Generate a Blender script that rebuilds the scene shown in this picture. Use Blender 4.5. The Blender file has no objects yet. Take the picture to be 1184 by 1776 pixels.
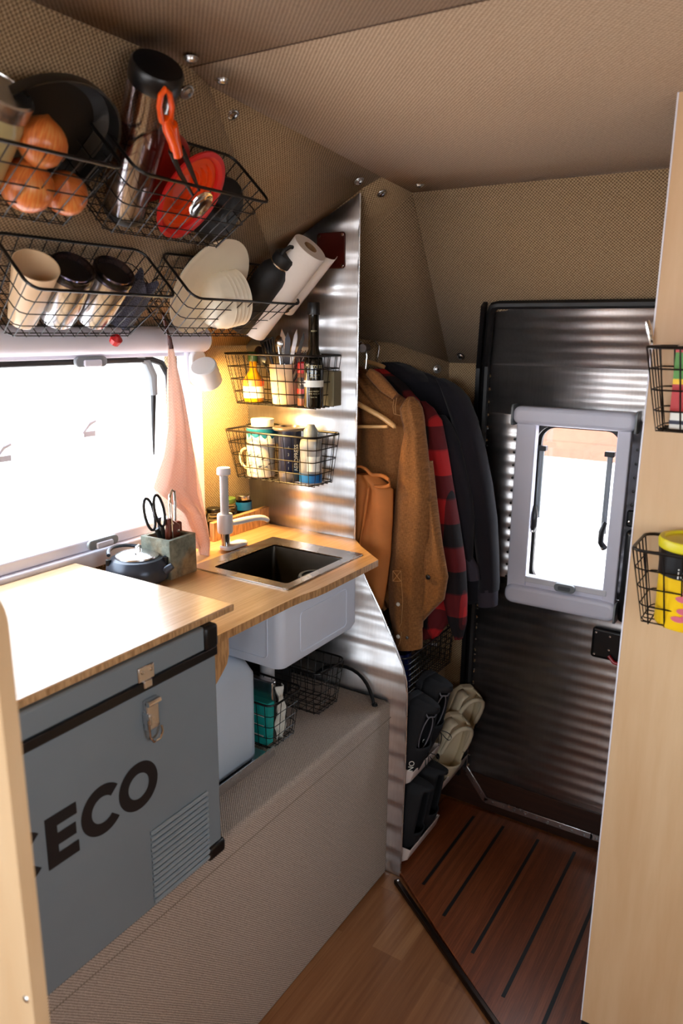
import bpy, bmesh, math, random
from mathutils import Vector, Matrix
from math import sin, cos, pi, radians, sqrt, atan2, floor
random.seed(7)
SC = bpy.context.scene
COL = SC.collection

# ------------------------------------------------------------------ camera
CAM_H = 1.5
CR = ((0.53722481, -0.84338523, 0.00953167), (-0.19407714, -0.1346064, -0.97170735), (0.82080665, 0.52017542, -0.2359957))
FPX = 1295.774
cd = bpy.data.cameras.new('camera'); cam = bpy.data.objects.new('camera', cd); COL.objects.link(cam)
r_, d_, f_ = [Vector(a) for a in CR]
m = Matrix(((r_.x, -d_.x, -f_.x), (r_.y, -d_.y, -f_.y), (r_.z, -d_.z, -f_.z)))
cam.matrix_world = Matrix.Translation((0, 0, CAM_H)) @ m.to_4x4()
cd.sensor_fit = 'VERTICAL'; cd.sensor_height = 36; cd.sensor_width = 24
cd.lens = 36 * FPX / 1776; cd.clip_start = 0.02; cd.clip_end = 100
cd.dof.use_dof = True; cd.dof.focus_distance = 1.75; cd.dof.aperture_fstop = 4.0
SC.camera = cam
CP = Vector((0, 0, CAM_H))
def pray(u, v): return r_ * ((u - 592) / FPX) + d_ * ((v - 888) / FPX) + f_
def at(u, v, ax, val):                     # photo measurement -> point on the plane axis=val
    d = pray(u, v); return CP + d * ((val - CP[ax]) / d[ax])
def atp(u, v, n, c):
    d = pray(u, v); n = Vector(n); return CP + d * ((c - n.dot(CP)) / n.dot(d))

# ------------------------------------------------------------------ world and light
W = bpy.data.worlds.new('daylight'); SC.world = W; W.use_nodes = True
bg = W.node_tree.nodes['Background']; bg.inputs[0].default_value = (0.85, 0.925, 1.0, 1); bg.inputs[1].default_value = 7.0
def portal(name, loc, rot, sx, sy):
    l = bpy.data.lights.new(name, 'AREA'); l.shape = 'RECTANGLE'; l.size = sx; l.size_y = sy; l.cycles.is_portal = True
    o = bpy.data.objects.new(name, l); COL.objects.link(o); o.location = loc; o.rotation_euler = rot
portal('window_portal', (0.60, 1.42, 1.24), (radians(-90), 0, 0), 1.54, 0.46)
portal('door_window_portal', (2.12, 0.56, 1.02), (0, radians(90), 0), 0.5, 0.3)
portal('rear_window_portal', (-1.21, 0.40, 1.33), (0, radians(-90), 0), 0.66, 1.7)
portal('side_window_portal', (0.15, -0.96, 1.29), (radians(90), 0, 0), 0.9, 0.38)
SC.view_settings.view_transform = 'Standard'; SC.view_settings.look = 'None'; SC.view_settings.gamma = 1
SC.view_settings.use_curve_mapping = False; SC.view_settings.exposure = 0.6
SC.cycles.max_bounces = 10; SC.cycles.diffuse_bounces = 5; SC.cycles.glossy_bounces = 4; SC.cycles.transparent_max_bounces = 12
SC.cycles.sample_clamp_indirect = 6; SC.cycles.caustics_reflective = False; SC.cycles.caustics_refractive = False

# ------------------------------------------------------------------ materials
def srgb(r, g, b):
    f = lambda c: ((c / 255) / 12.92 if c / 255 <= 0.04045 else ((c / 255 + 0.055) / 1.055) ** 2.4)
    return (f(r), f(g), f(b), 1)
class N:
    def __init__(s, name):
        s.m = bpy.data.materials.new(name); s.m.use_nodes = True; s.t = s.m.node_tree; s.b = s.t.nodes['Principled BSDF']
    def n(s, typ, **k):
        x = s.t.nodes.new(typ)
        for a, v in k.items():
            if a.startswith('_'):
                key = a[1:]; key = int(key) if key.isdigit() else key.replace('_', ' ')
                s.put(x.inputs[key], v)
            else: setattr(x, a, v)
        return x
    def put(s, i, v):
        if hasattr(v, 'is_linked') or isinstance(v, bpy.types.NodeSocket): s.t.links.new(v, i)
        else: i.default_value = v
    def math(s, op, a, b=0.0): return s.n('ShaderNodeMath', operation=op, _0=a, _1=b).outputs[0]
    def uv(s): return s.n('ShaderNodeUVMap').outputs[0]
    def obj(s): return s.n('ShaderNodeTexCoord').outputs['Object']
    def scale(s, v, sc): return s.n('ShaderNodeVectorMath', operation='MULTIPLY', _0=v, _1=sc).outputs[0]
    def noise(s, v, scale=5, detail=3, rough=.5): return s.n('ShaderNodeTexNoise', _Vector=v, _Scale=scale, _Detail=detail, _Roughness=rough).outputs[0]
    def ramp(s, f, stops):
        x = s.n('ShaderNodeValToRGB', _0=f); e = x.color_ramp.elements
        while len(e) < len(stops): e.new(.5)
        for q, (p, c) in zip(e, stops): q.position = p; q.color = c
        return x.outputs[0]
    def mix(s, f, a, b, typ='MIX'):
        x = s.n('ShaderNodeMix', data_type='RGBA', blend_type=typ); s.put(x.inputs[0], f); s.put(x.inputs[6], a); s.put(x.inputs[7], b); return x.outputs[2]
    def bump(s, h, st=.3, dist=.001): s.put(s.b.inputs['Normal'], s.n('ShaderNodeBump', _Strength=st, _Distance=dist, _Height=h).outputs[0])
    def set(s, **k):
        for a, v in k.items(): s.put(s.b.inputs[a.replace('_', ' ')], v)
        return s
def plain(name, c, rough=.5, metal=0., var=.06, bump=0, bs=200, **k):
    s = N(name); nz = s.noise(s.obj(), 14, 3)
    c1 = tuple(x * (1 - var) for x in c[:3]) + (1,); c2 = tuple(min(1, x * (1 + var)) for x in c[:3]) + (1,)
    s.set(Base_Color=s.ramp(nz, [(.3, c1), (.7, c2)]), Roughness=rough, Metallic=metal, **k)
    if bump: s.bump(s.noise(s.obj(), bs, 3), bump)
    return s.m
def weave(name, cd_, cl, pitch=.0078, bs=.8, fuzzy=.28, big=.12, rough=.9):
    s = N(name); uv = s.uv(); k = 2 * pi / pitch
    w = s.noise(uv, 60, 2); wob = s.n('ShaderNodeVectorMath', operation='SCALE', _0=s.n('ShaderNodeTexNoise', _Vector=uv, _Scale=90.).outputs[1], _Scale=.0016).outputs[0]
    u2 = s.n('ShaderNodeVectorMath', operation='ADD', _0=uv, _1=wob).outputs[0]
    sp = s.n('ShaderNodeSeparateXYZ', _0=u2)
    a = s.math('SINE', s.math('MULTIPLY', sp.outputs[0], k)); b = s.math('SINE', s.math('MULTIPLY', sp.outputs[1], k))
    h = s.math('MULTIPLY_ADD', s.math('MULTIPLY', a, b), .5); h.node.inputs[2].default_value = .5
    n1 = s.noise(s.scale(uv, (110, 600, 1)), 1, 2); n2 = s.noise(s.scale(uv, (600, 110, 1)), 1, 2)
    t = s.math('ADD', s.math('MULTIPLY', n1, .5), s.math('MULTIPLY', n2, .5))
    f = s.math('ADD', s.math('MULTIPLY', h, 1 - fuzzy), s.math('MULTIPLY', s.n('ShaderNodeMath', operation='MULTIPLY_ADD', _0=t, _1=3., _2=-1.).outputs[0], fuzzy))
    f2 = s.math('ADD', f, s.math('MULTIPLY', s.math('SUBTRACT', s.noise(uv, 3, 3), .5), big))
    s.set(Base_Color=s.ramp(f2, [(.15, cd_), (.85, cl)]), Roughness=rough, Specular_IOR_Level=.15, Sheen_Weight=.1)
    s.bump(h, bs, .0012); return s.m
def woodm(name, cols, axis=0, grain=90, stretch=.04, rough=.4, plank=None, knots=0., coat=0.):
    s = N(name); uv = s.uv(); st = (stretch, 1, 1) if axis == 0 else (1, stretch, 1)
    v = s.scale(uv, st)
    n1 = s.noise(v, grain, 4, .6); n2 = s.noise(s.scale(uv, (.25, 1, 1) if axis == 0 else (1, .25, 1)), 7, 3)
    f = s.math('ADD', s.math('MULTIPLY', n1, .65), s.math('MULTIPLY', n2, .35))
    if plank:
        br = s.n('ShaderNodeTexBrick', _Vector=uv, _Color1=(.15, .15, .15, 1), _Color2=(.85, .85, .85, 1), _Mortar=(.35, .35, .35, 1), _Scale=1., _Mortar_Size=.0012, _Brick_Width=plank[0], _Row_Height=plank[1])
        br.offset = .37; f = s.math('ADD', s.math('MULTIPLY', f, .7), s.math('MULTIPLY', br.outputs[0], .3))
    s.set(Base_Color=s.ramp(f, [(.28, cols[0]), (.5, cols[1]), (.72, cols[2])]), Roughness=rough, Coat_Weight=coat, Coat_Roughness=.15)
    s.bump(n1, .08); return s.m
def bamboo(name, c0, c1, c2, strip=.02, rough=.35, coat=.2):
    s = N(name); uv = s.uv(); sp = s.n('ShaderNodeSeparateXYZ', _0=uv)
    cell = s.n('ShaderNodeTexWhiteNoise', noise_dimensions='1D'); s.put(cell.inputs['W'], s.math('FLOOR', s.math('DIVIDE', sp.outputs[1], strip)))
    g = s.noise(s.scale(uv, (6, 260, 1)), 1, 4, .65); g2 = s.noise(s.scale(uv, (25, 900, 1)), 1, 2)
    f = s.math('ADD', s.math('MULTIPLY', g, .55), s.math('ADD', s.math('MULTIPLY', g2, .3), s.math('MULTIPLY', cell.outputs[0], .15)))
    nz = s.n('ShaderNodeSeparateXYZ', _0=s.n('ShaderNodeNewGeometry').outputs['Normal']).outputs[2]
    side = s.math('LESS_THAN', s.math('ABSOLUTE', nz), .5)
    e = s.noise(s.scale(uv, (150, 25, 1)), 1, 2); edge = s.ramp(e, [(.35, tuple(x * .72 for x in c0[:3]) + (1,)), (.6, c1)])
    s.set(Base_Color=s.mix(side, s.ramp(f, [(.3, c0), (.5, c1), (.7, c2)]), edge), Roughness=rough, Coat_Weight=coat, Coat_Roughness=.2); s.bump(g2, .05)
    return s.m
def metalm(name, c, rough=.3, streak=True, bumpv=.06):
    s = N(name); o = s.obj(); n = s.noise(s.scale(o, (60, 60, 4)), 3, 4) if streak else s.noise(o, 30, 3)
    n2 = s.noise(o, 9, 4, .6)
    rr = s.math('ADD', rough - .08, s.math('MULTIPLY', n2, .2))
    s.set(Base_Color=s.ramp(s.math('ADD', s.math('MULTIPLY', n, .5), s.math('MULTIPLY', n2, .5)), [(.3, tuple(x * .82 for x in c[:3]) + (1,)), (.7, c)]), Metallic=1., Roughness=rr)
    s.bump(n2, bumpv, .002); return s.m
def glass(name, c=(1, 1, 1, 1), rough=.02, ior=1.45, thin=False, alpha=.12):
    s = N(name)
    if thin:      # thin pane: transparent with a faint mirror layer
        tr = s.n('ShaderNodeBsdfTransparent', _0=c); gl = s.n('ShaderNodeBsdfGlossy', _0=(1, 1, 1, 1)); gl.inputs['Roughness'].default_value = rough
        mx = s.n('ShaderNodeMixShader', _0=alpha, _1=tr.outputs[0], _2=gl.outputs[0]); s.t.links.new(mx.outputs[0], s.t.nodes['Material Output'].inputs[0]); s.t.nodes.remove(s.b)
        return s.m
    s.set(Base_Color=c, Transmission_Weight=1., Roughness=rough, IOR=ior); return s.m
M = {}
M['fabric'] = weave('woven_wall_cloth', srgb(106, 82, 56), srgb(198, 170, 132))
M['fabric_ceiling'] = weave('woven_ceiling_cloth', srgb(124, 98, 74), srgb(206, 180, 152), bs=.3)
M['bench'] = weave('woven_bench_cloth', srgb(118, 102, 90), srgb(232, 216, 202), pitch=.0056)
M['alu'] = metalm('corrugated_aluminium', (.82, .82, .84, 1), .37)
M['alu_door'] = metalm('door_aluminium', (.80, .76, .75, 1), .36)
M['alu_edge'] = metalm('aluminium_edge', (.85, .85, .87, 1), .25, False)
M['steel'] = metalm('brushed_steel', (.62, .61, .60, 1), .26, False, .02)
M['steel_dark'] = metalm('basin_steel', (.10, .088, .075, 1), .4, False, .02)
M['chrome'] = plain('chrome', (.8, .8, .8, 1), .12, 1.)
M['wire'] = plain('black_wire', srgb(26, 22, 20), .35, .3)
M['black'] = plain('black_plastic', srgb(18, 18, 20), .35)
M['black_matte'] = plain('black_matte', srgb(17, 17, 18), .6, bump=.1)
M['rubber'] = plain('black_rubber', srgb(14, 14, 16), .5)
M['white'] = plain('white_plastic', srgb(226, 226, 232), .35, var=.02)
M['frame'] = plain('pale_window_plastic', srgb(226, 226, 240), .4, var=.02)
M['grey'] = plain('grey_plastic', srgb(132, 138, 142), .4)
M['birch'] = woodm('birch_ply', (srgb(200, 160, 116), srgb(210, 174, 132), srgb(220, 188, 148)), axis=1, grain=22, stretch=.1, rough=.45)
M['birch_edge'] = plain('pale_edge_band', srgb(226, 226, 236), .4)
M['bamboo'] = bamboo('bamboo_board', srgb(182, 134, 86), srgb(206, 162, 112), srgb(226, 188, 142))
M['bamboo_pale'] = bamboo('pale_bamboo_board', srgb(186, 140, 92), srgb(212, 172, 126), srgb(230, 200, 162), rough=.28, coat=.5)
M['bamboo_mat'] = bamboo('brown_bamboo_mat', srgb(92, 44, 20), srgb(124, 64, 32), srgb(152, 84, 48), strip=.012, rough=.38)
M['floor'] = woodm('wood_floor', (srgb(108, 66, 38), srgb(154, 104, 66), srgb(190, 142, 98)), axis=0, grain=60, rough=.33, plank=(.52, .085))
M['dark_wood'] = woodm('dark_threshold', (srgb(40, 22, 15), srgb(56, 32, 22), srgb(72, 42, 28)), axis=0, rough=.45)
M['fridge'] = plain('fridge_grey', srgb(128, 141, 150), .5, 0., var=.02, bump=.06, bs=900)
M['fridge_light'] = plain('vent_grey', srgb(150, 163, 172), .5, 0.)
M['decal'] = plain('dark_lettering', srgb(22, 20, 24), .55)
M['tub'] = plain('pale_blue_tub', srgb(222, 232, 248), .45, var=.02)
M['jug'] = plain('milky_jug', srgb(214, 230, 246), .3, var=.02)
M['lamp_body'] = plain('lamp_white', srgb(232, 230, 228), .4, var=.01)
M['towel'] = weave('peach_waffle_cloth', srgb(240, 204, 186), srgb(252, 234, 222), pitch=.0075, bs=.9, fuzzy=.15, big=.04)
def _translucent(m, c, f):
    t = m.node_tree; tr = t.nodes.new('ShaderNodeBsdfTranslucent'); tr.inputs[0].default_value = c; mx = t.nodes.new('ShaderNodeMixShader'); mx.inputs[0].default_value = f
    t.links.new(t.nodes['Principled BSDF'].outputs[0], mx.inputs[1]); t.links.new(tr.outputs[0], mx.inputs[2]); t.links.new(mx.outputs[0], t.nodes['Material Output'].inputs[0])
_translucent(M['towel'], srgb(254, 232, 220), .45)
M['leather'] = plain('dark_red_leather', srgb(70, 18, 12), .35, var=.25, bump=.2, bs=120)
M['leather_brown'] = plain('brown_leather', srgb(120, 52, 30), .4, var=.2, bump=.2, bs=150)
M['leather_tan'] = plain('tan_suede', srgb(188, 112, 50), .75, var=.14, bump=.3, bs=260)
M['canvas'] = weave('tan_canvas', srgb(104, 66, 34), srgb(160, 108, 62), pitch=.0034, bs=.25, fuzzy=.6, big=.5)
M['thread'] = plain('pale_thread', srgb(190, 140, 88), .8)
M['hoodie'] = plain('charcoal_fleece', srgb(26, 23, 31), .95, var=.12, bump=.2, bs=500)
M['hoodie'].node_tree.nodes['Principled BSDF'].inputs['Sheen Weight'].default_value = .1
M['cuff'] = plain('ribbed_cuff', srgb(62, 56, 66), .95, bump=.3, bs=700)
M['hanger_wood'] = woodm('hanger_wood', (srgb(200, 146, 84), srgb(222, 172, 112), srgb(236, 194, 140)), rough=.3)
M['cream'] = plain('cream_ceramic', srgb(238, 228, 206), .25, var=.02)
M['cream_cup'] = plain('pinkish_cream_cup', srgb(228, 196, 156), .35, var=.02)
M['ivory'] = plain('ivory_plastic', srgb(230, 222, 206), .35, var=.02)
M['clog'] = plain('cream_clog_foam', srgb(222, 208, 178), .6, var=.03)
M['shoe'] = plain('black_shoe_cloth', srgb(22, 22, 26), .8, bump=.3, bs=600)
M['shoe_grey'] = plain('grey_piping', srgb(120, 116, 122), .6)
M['holder'] = plain('pinkish_white_holder', srgb(224, 206, 198), .45, var=.02)
M['iron'] = plain('cast_iron', srgb(14, 13, 13), .42, .2, bump=.15, bs=300)
M['orange'] = plain('orange_handle', srgb(236, 84, 10), .3, var=.03)
M['red_silicone'] = plain('red_silicone', srgb(214, 34, 30), .45, var=.04)
M['orange_silicone'] = plain('orange_silicone', srgb(238, 84, 22), .45, var=.04)
M['red'] = plain('red_plastic', srgb(190, 22, 26), .35)
M['steel_mug'] = metalm('tumbler_steel', (.78, .78, .80, 1), .22, False, .01)
M['clear_thin'] = glass('clear_acrylic', (.84, .80, .80, 1), .06, thin=True, alpha=.14)
M['clear'] = glass('clear_plastic', (.95, .93, .92, 1), .05, 1.3)
M['smoke'] = glass('smoked_lid', (.16, .14, .2, 1), .08, 1.4)
M['pane'] = glass('window_pane', (.96, .97, .98, 1), .02, thin=True, alpha=.06)
M['grey_cloth'] = weave('grey_cloth', srgb(44, 44, 54), srgb(96, 96, 112), pitch=.005, bs=.6)
M['paper'] = plain('paper_towel', srgb(240, 232, 224), .95, var=.02, bump=.5, bs=160)
M['card'] = plain('cardboard', srgb(158, 122, 84), .8)
M['stone'] = None
M['kettle'] = plain('blue_grey_enamel', srgb(66, 74, 88), .3, .3, var=.06)
M['bottle_dark'] = plain('dark_bottle_glass', srgb(14, 14, 8), .08, Coat_Weight=.6)
M['oil'] = plain('yellow_oil', srgb(206, 146, 22), .15, Transmission_Weight=.5)
M['label_white'] = plain('white_label', srgb(240, 238, 228), .5, var=.02)
M['label_orange'] = plain('orange_label', srgb(226, 92, 40), .5)
M['gold'] = plain('gold_print', srgb(196, 182, 140), .4, .4)
M['green'] = plain('green_lid', srgb(96, 128, 64), .4, .2)
M['green_dark'] = plain('dark_green_cap', srgb(30, 66, 34), .35)
M['navy'] = plain('navy_plastic', srgb(30, 34, 58), .3)
M['brown_lid'] = plain('smoky_brown_rim', srgb(96, 84, 76), .3)
M['blue'] = plain('blue_band', srgb(22, 104, 172), .35)
M['teal'] = plain('teal_box', srgb(30, 168, 160), .5)
M['teal_enamel'] = plain('teal_enamel', srgb(20, 92, 118), .3)
M['bluefoil'] = plain('blue_foil', srgb(24, 40, 104), .25, .4, bump=.8, bs=60)
M['yellow'] = plain('yellow_plastic', srgb(222, 206, 24), .4, var=.02)
M['yellow_label'] = plain('yellow_label', srgb(250, 200, 20), .45)
M['pink'] = plain('pink_film', srgb(226, 178, 190), .35, bump=.5, bs=40)
M['pinkish'] = plain('pink_print', srgb(206, 96, 112), .45)
M['green_print'] = plain('green_print', srgb(86, 150, 62), .45)
M['rust'] = plain('rust_fence', srgb(136, 88, 70), .9)
M['pale_ground'] = plain('pale_ground', srgb(226, 216, 210), .9)
def _stone():
    s = N('slate_stone'); o = s.obj(); n = s.noise(o, 38, 6, .7); n2 = s.noise(o, 12, 3)
    c = s.mix(s.ramp(n2, [(.45, (0, 0, 0, 1)), (.6, (1, 1, 1, 1))]), s.ramp(n, [(.3, srgb(82, 88, 78)), (.7, srgb(150, 156, 142))]), s.ramp(n, [(.3, srgb(112, 84, 52)), (.7, srgb(172, 146, 106))]))
    s.set(Base_Color=c, Roughness=.8); s.bump(n, .9, .003); return s.m
M['stone'] = _stone()
def _plaid():
    s = N('red_black_plaid'); uv = s.uv(); sp = s.n('ShaderNodeSeparateXYZ', _0=uv)
    def band(o, p, w): return s.math('LESS_THAN', s.math('FRACT', s.math('DIVIDE', o, p)), w)
    a = band(sp.outputs[0], .11, .5); b = band(sp.outputs[1], .13, .5)
    f = s.math('MULTIPLY', s.math('ADD', a, b), .5); tw = s.math('SINE', s.math('MULTIPLY', s.math('ADD', sp.outputs[0], sp.outputs[1]), 1800))
    f2 = s.math('ADD', f, s.math('MULTIPLY', tw, .07)); th = s.math('MULTIPLY', s.math('ADD', band(sp.outputs[0], .11, .03), band(sp.outputs[1], .13, .03)), .25)
    s.set(Base_Color=s.ramp(s.math('SUBTRACT', f2, th), [(.05, srgb(186, 28, 30)), (.5, srgb(92, 14, 20)), (.95, srgb(20, 12, 16))]), Roughness=.9); s.bump(s.noise(uv, 400, 2), .3); return s.m
M['plaid'] = _plaid()
def _onion():
    s = N('onion_skin'); o = s.obj(); sp = s.n('ShaderNodeSeparateXYZ', _0=o)
    ang = s.math('ARCTAN2', sp.outputs[0], sp.outputs[1]); n = s.noise(s.n('ShaderNodeCombineXYZ', _0=s.math('MULTIPLY', ang, 6), _1=s.math('MULTIPLY', sp.outputs[2], 18)).outputs[0], 2, 4)
    s.set(Base_Color=s.ramp(s.math('ADD', s.math('MULTIPLY', n, .7), s.math('MULTIPLY', s.noise(o, 22, 2), .4)), [(.3, srgb(156, 62, 20)), (.55, srgb(214, 116, 50)), (.8, srgb(222, 176, 104))]), Roughness=.3, Specular_IOR_Level=.6); s.bump(n, .2); return s.m
M['onion'] = _onion()
def emit(name, c, st):
    s = N(name); s.set(Base_Color=c, Emission_Color=c, Emission_Strength=st); return s.m
M['bulb'] = emit('warm_bulb', (1, .78, .42, 1), 30)

# ------------------------------------------------------------------ mesh helpers
ROOTM = {}
class MB:
    def __init__(s): s.v = []; s.f = []
    def add(s, vs, fs):
        o = len(s.v); s.v += [Vector(v) for v in vs]; s.f += [tuple(o + i for i in f) for f in fs]; return s
    def box(s, c, sz, R=None):
        c = Vector(c); vs = []
        for z in (-.5, .5):
            for y in (-.5, .5):
                for x in (-.5, .5):
                    p = Vector((x * sz[0], y * sz[1], z * sz[2])); vs.append(c + (R @ p if R else p))
        return s.add(vs, [(0, 2, 3, 1), (4, 5, 7, 6), (0, 1, 5, 4), (2, 6, 7, 3), (0, 4, 6, 2), (1, 3, 7, 5)])
    def bx(s, x0, x1, y0, y1, z0, z1): return s.box(((x0 + x1) / 2, (y0 + y1) / 2, (z0 + z1) / 2), (abs(x1 - x0), abs(y1 - y0), abs(z1 - z0)))
    def tube(s, pts, r, n=6, closed=False, cap=True):
        pts = [Vector(p) for p in pts]; L = len(pts); rings = []; up = None
        rs = r if isinstance(r, (list, tuple)) else [r] * L
        for i, p in enumerate(pts):
            if closed: t = pts[(i + 1) % L] - pts[i - 1]
            else: t = pts[min(i + 1, L - 1)] - pts[max(i - 1, 0)]
            t.normalize()
            if up is None:
                up = Vector((0, 0, 1)) if abs(t.z) < .9 else Vector((1, 0, 0))
            a = up - t * up.dot(t)
            if a.length < 1e-6: a = t.orthogonal()
            a.normalize(); up = a; b = t.cross(a)
            rings.append([p + (a * cos(2 * pi * k / n) + b * sin(2 * pi * k / n)) * rs[i] for k in range(n)])
        vs = [q for rg in rings for q in rg]; fs = []
        for i in range(L if closed else L - 1):
            j = (i + 1) % L
            for k in range(n): k2 = (k + 1) % n; fs.append((i * n + k, i * n + k2, j * n + k2, j * n + k))
        if cap and not closed: fs.append(tuple(range(n))[::-1]); fs.append(tuple((L - 1) * n + k for k in range(n)))
        return s.add(vs, fs)
    def lathe(s, prof, Mx=None, n=32, sy=1., arc=None):
        Mx = Mx or Matrix.Identity(4); vs = []; fs = []
        a0, a1 = arc or (0, 2 * pi); cl = arc is None; m_ = n if cl else n + 1
        for (r, z) in prof:
            for k in range(m_):
                a = a0 + (a1 - a0) * k / n; vs.append(Mx @ Vector((r * cos(a), r * sin(a) * sy, z)))
        for i in range(len(prof) - 1):
            for k in range(n):
                k2 = (k + 1) % n if cl else k + 1; fs.append((i * m_ + k, i * m_ + k2, (i + 1) * m_ + k2, (i + 1) * m_ + k))
        return s.add(vs, fs)
    def cyl(s, a, b, r, r2=None, n=20):
        a = Vector(a); b = Vector(b); return s.tube([a, b], [r, r if r2 is None else r2], n)
    def prism(s, poly, o, ux, uy, th):       # planar outline given thickness th (vector)
        o, ux, uy, th = Vector(o), Vector(ux), Vector(uy), Vector(th); n = len(poly)
        a = [o + ux * p[0] + uy * p[1] for p in poly]; b = [p + th for p in a]
        return s.add(a + b, [tuple(range(n))[::-1], tuple(range(n, 2 * n))] + [(i, (i + 1) % n, n + (i + 1) % n, n + i) for i in range(n)])
    def grid(s, fn, nu, nv, cu=False):
        vs = [fn(i / (nu if cu else nu - 1), j / (nv - 1)) for j in range(nv) for i in range(nu)]; fs = []
        for j in range(nv - 1):
            for i in range(nu if cu else nu - 1): i2 = (i + 1) % nu; fs.append((j * nu + i, j * nu + i2, (j + 1) * nu + i2, (j + 1) * nu + i))
        return s.add(vs, fs)
    def xf(s, Mx): s.v = [Mx @ v for v in s.v]; return s
    def out(s, name, mat, parent=None, world=True, sharp=35, bevel=0, seg=2, solid=0, sub=0, kind=None, uv=None, weld=False):
        me = bpy.data.meshes.new(name)
        vs = s.v; Mi = None
        if parent is not None and world: Mi = ROOTM[parent.name].inverted(); vs = [Mi @ v for v in vs]
        me.from_pydata(vs, [], s.f); me.update()
        b = bmesh.new(); b.from_mesh(me)
        if weld: bmesh.ops.remove_doubles(b, verts=b.verts, dist=1e-5)
        if not solid or weld: bmesh.ops.recalc_face_normals(b, faces=b.faces)
        ul = b.loops.layers.uv.new('UVMap')
        k = 0
        for fc in b.faces:
            n = fc.normal; 
            if abs(n.z) > .8: U = Vector((1, 0, 0)); V = Vector((0, 1, 0))
            else:
                U = Vector((0, 0, 1)).cross(n); U.normalize(); V = n.cross(U)
                if abs(U.x) > abs(U.y):
                    if U.x < 0: U = -U
                elif U.y < 0: U = -U
                if V.z < 0: V = -V
            for lp in fc.loops:
                lp[ul].uv = (lp.vert.co.dot(U), lp.vert.co.dot(V)) if uv is None else uv(lp.vert.co)
        b.to_mesh(me); b.free()
        me.polygons.foreach_set('use_smooth', [True] * len(me.polygons)); me.set_sharp_from_angle(angle=radians(sharp))
        me.materials.append(mat)
        o = bpy.data.objects.new(name, me); COL.objects.link(o)
        if parent is not None: o.parent = parent; ROOTM[o.name] = ROOTM[parent.name]
        else: ROOTM[o.name] = Matrix.Identity(4)
        if solid: md = o.modifiers.new('solid', 'SOLIDIFY'); md.thickness = solid; md.offset = 0
        if bevel: md = o.modifiers.new('bevel', 'BEVEL'); md.width = bevel; md.segments = seg; md.limit_method = 'ANGLE'; md.angle_limit = radians(40)
        if sub: md = o.modifiers.new('sub', 'SUBSURF'); md.levels = sub; md.render_levels = sub
        if kind: o['kind'] = kind
        return o
def thing(name, label, cat, loc=(0, 0, 0), Mx=None, group=None):
    o = bpy.data.objects.new(name, None); o.empty_display_size = .02; COL.objects.link(o)
    o.matrix_world = Mx if Mx is not None else Matrix.Translation(Vector(loc))
    ROOTM[o.name] = o.matrix_world.copy(); o['label'] = label; o['category'] = cat
    if group: o['group'] = group
    return o
def single(mb, name, mat, label, cat, Mx=None, group=None, **k):
    """one-mesh thing; with Mx the geometry is local to Mx, else world geometry with origin moved to its base"""
    if Mx is None:
        xs = [v.x for v in mb.v]; ys = [v.y for v in mb.v]; zs = [v.z for v in mb.v]
        Mx = Matrix.Translation(((min(xs) + max(xs)) / 2, (min(ys) + max(ys)) / 2, min(zs))); mb.xf(Mx.inverted())
    o = mb.out(name, mat, **k); o.matrix_world = Mx; ROOTM[o.name] = Mx.copy()
    o['label'] = label; o['category'] = cat
    if group: o['group'] = group
    return o
def struct(mb, name, mat, **k): return mb.out(name, mat, kind='structure', **k)
def copy_tree(o, Mx=None, label=None, parent=None):
    c = o.copy(); COL.objects.link(c)
    if parent is not None: c.parent = parent
    if Mx is not None: c.matrix_world = Mx
    ROOTM[c.name] = Mx.copy() if Mx is not None else ROOTM[parent.name]
    if label: c['label'] = label
    for ch in list(o.children): copy_tree(ch, None, None, c)
    return c
def quad(mb, *pts): return mb.add(pts, [tuple(range(len(pts)))])
def rrect(w, h, r, n=5):
    out = []
    for cx, cy, a in ((w / 2 - r, h / 2 - r, 0), (-w / 2 + r, h / 2 - r, 90), (-w / 2 + r, -h / 2 + r, 180), (w / 2 - r, -h / 2 + r, 270)):
        for k in range(n + 1): t = radians(a + 90 * k / n); out.append((cx + r * cos(t), cy + r * sin(t)))
    return out
def frame(o, X, Y, Z):
    X, Y, Z, o = Vector(X), Vector(Y), Vector(Z), Vector(o)
    return Matrix(((X.x, Y.x, Z.x, o.x), (X.y, Y.y, Z.y, o.y), (X.z, Y.z, Z.z, o.z), (0, 0, 0, 1)))
def T(x, y, z): return Matrix.Translation((x, y, z))
def text(body, size, name, mat, parent, Mx, world=True, ext=.0004, align='CENTER', wide=1.):
    cu = bpy.data.curves.new(name, 'FONT'); cu.body = body; cu.size = size; cu.extrude = ext; cu.align_x = align; cu.align_y = 'CENTER'; cu.resolution_u = 3
    t = bpy.data.objects.new(name, cu); COL.objects.link(t); dg = bpy.context.evaluated_depsgraph_get(); dg.update()
    me = bpy.data.meshes.new_from_object(t.evaluated_get(dg)); bpy.data.objects.remove(t); bpy.data.curves.remove(cu)
    mb = MB(); mb.add([Mx @ Vector((v.co.x * wide, v.co.y, v.co.z)) for v in me.vertices], [tuple(p.vertices) for p in me.polygons]); bpy.data.meshes.remove(me)
    return mb.out(name, mat, parent, world=world)
S2 = sqrt(.5)

# ------------------------------------------------------------------ the setting
YW = 1.34
XP = 1.624
XB = 2.05
bx = lambda *a: MB().bx(*a)
fl = bx(-1.2, 1.66, -.9, YW, -.02, 0); fl.bx(1.66, 2.1, -.9, YW, -.02, 0)
struct(fl, 'floor', M['floor'])
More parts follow.
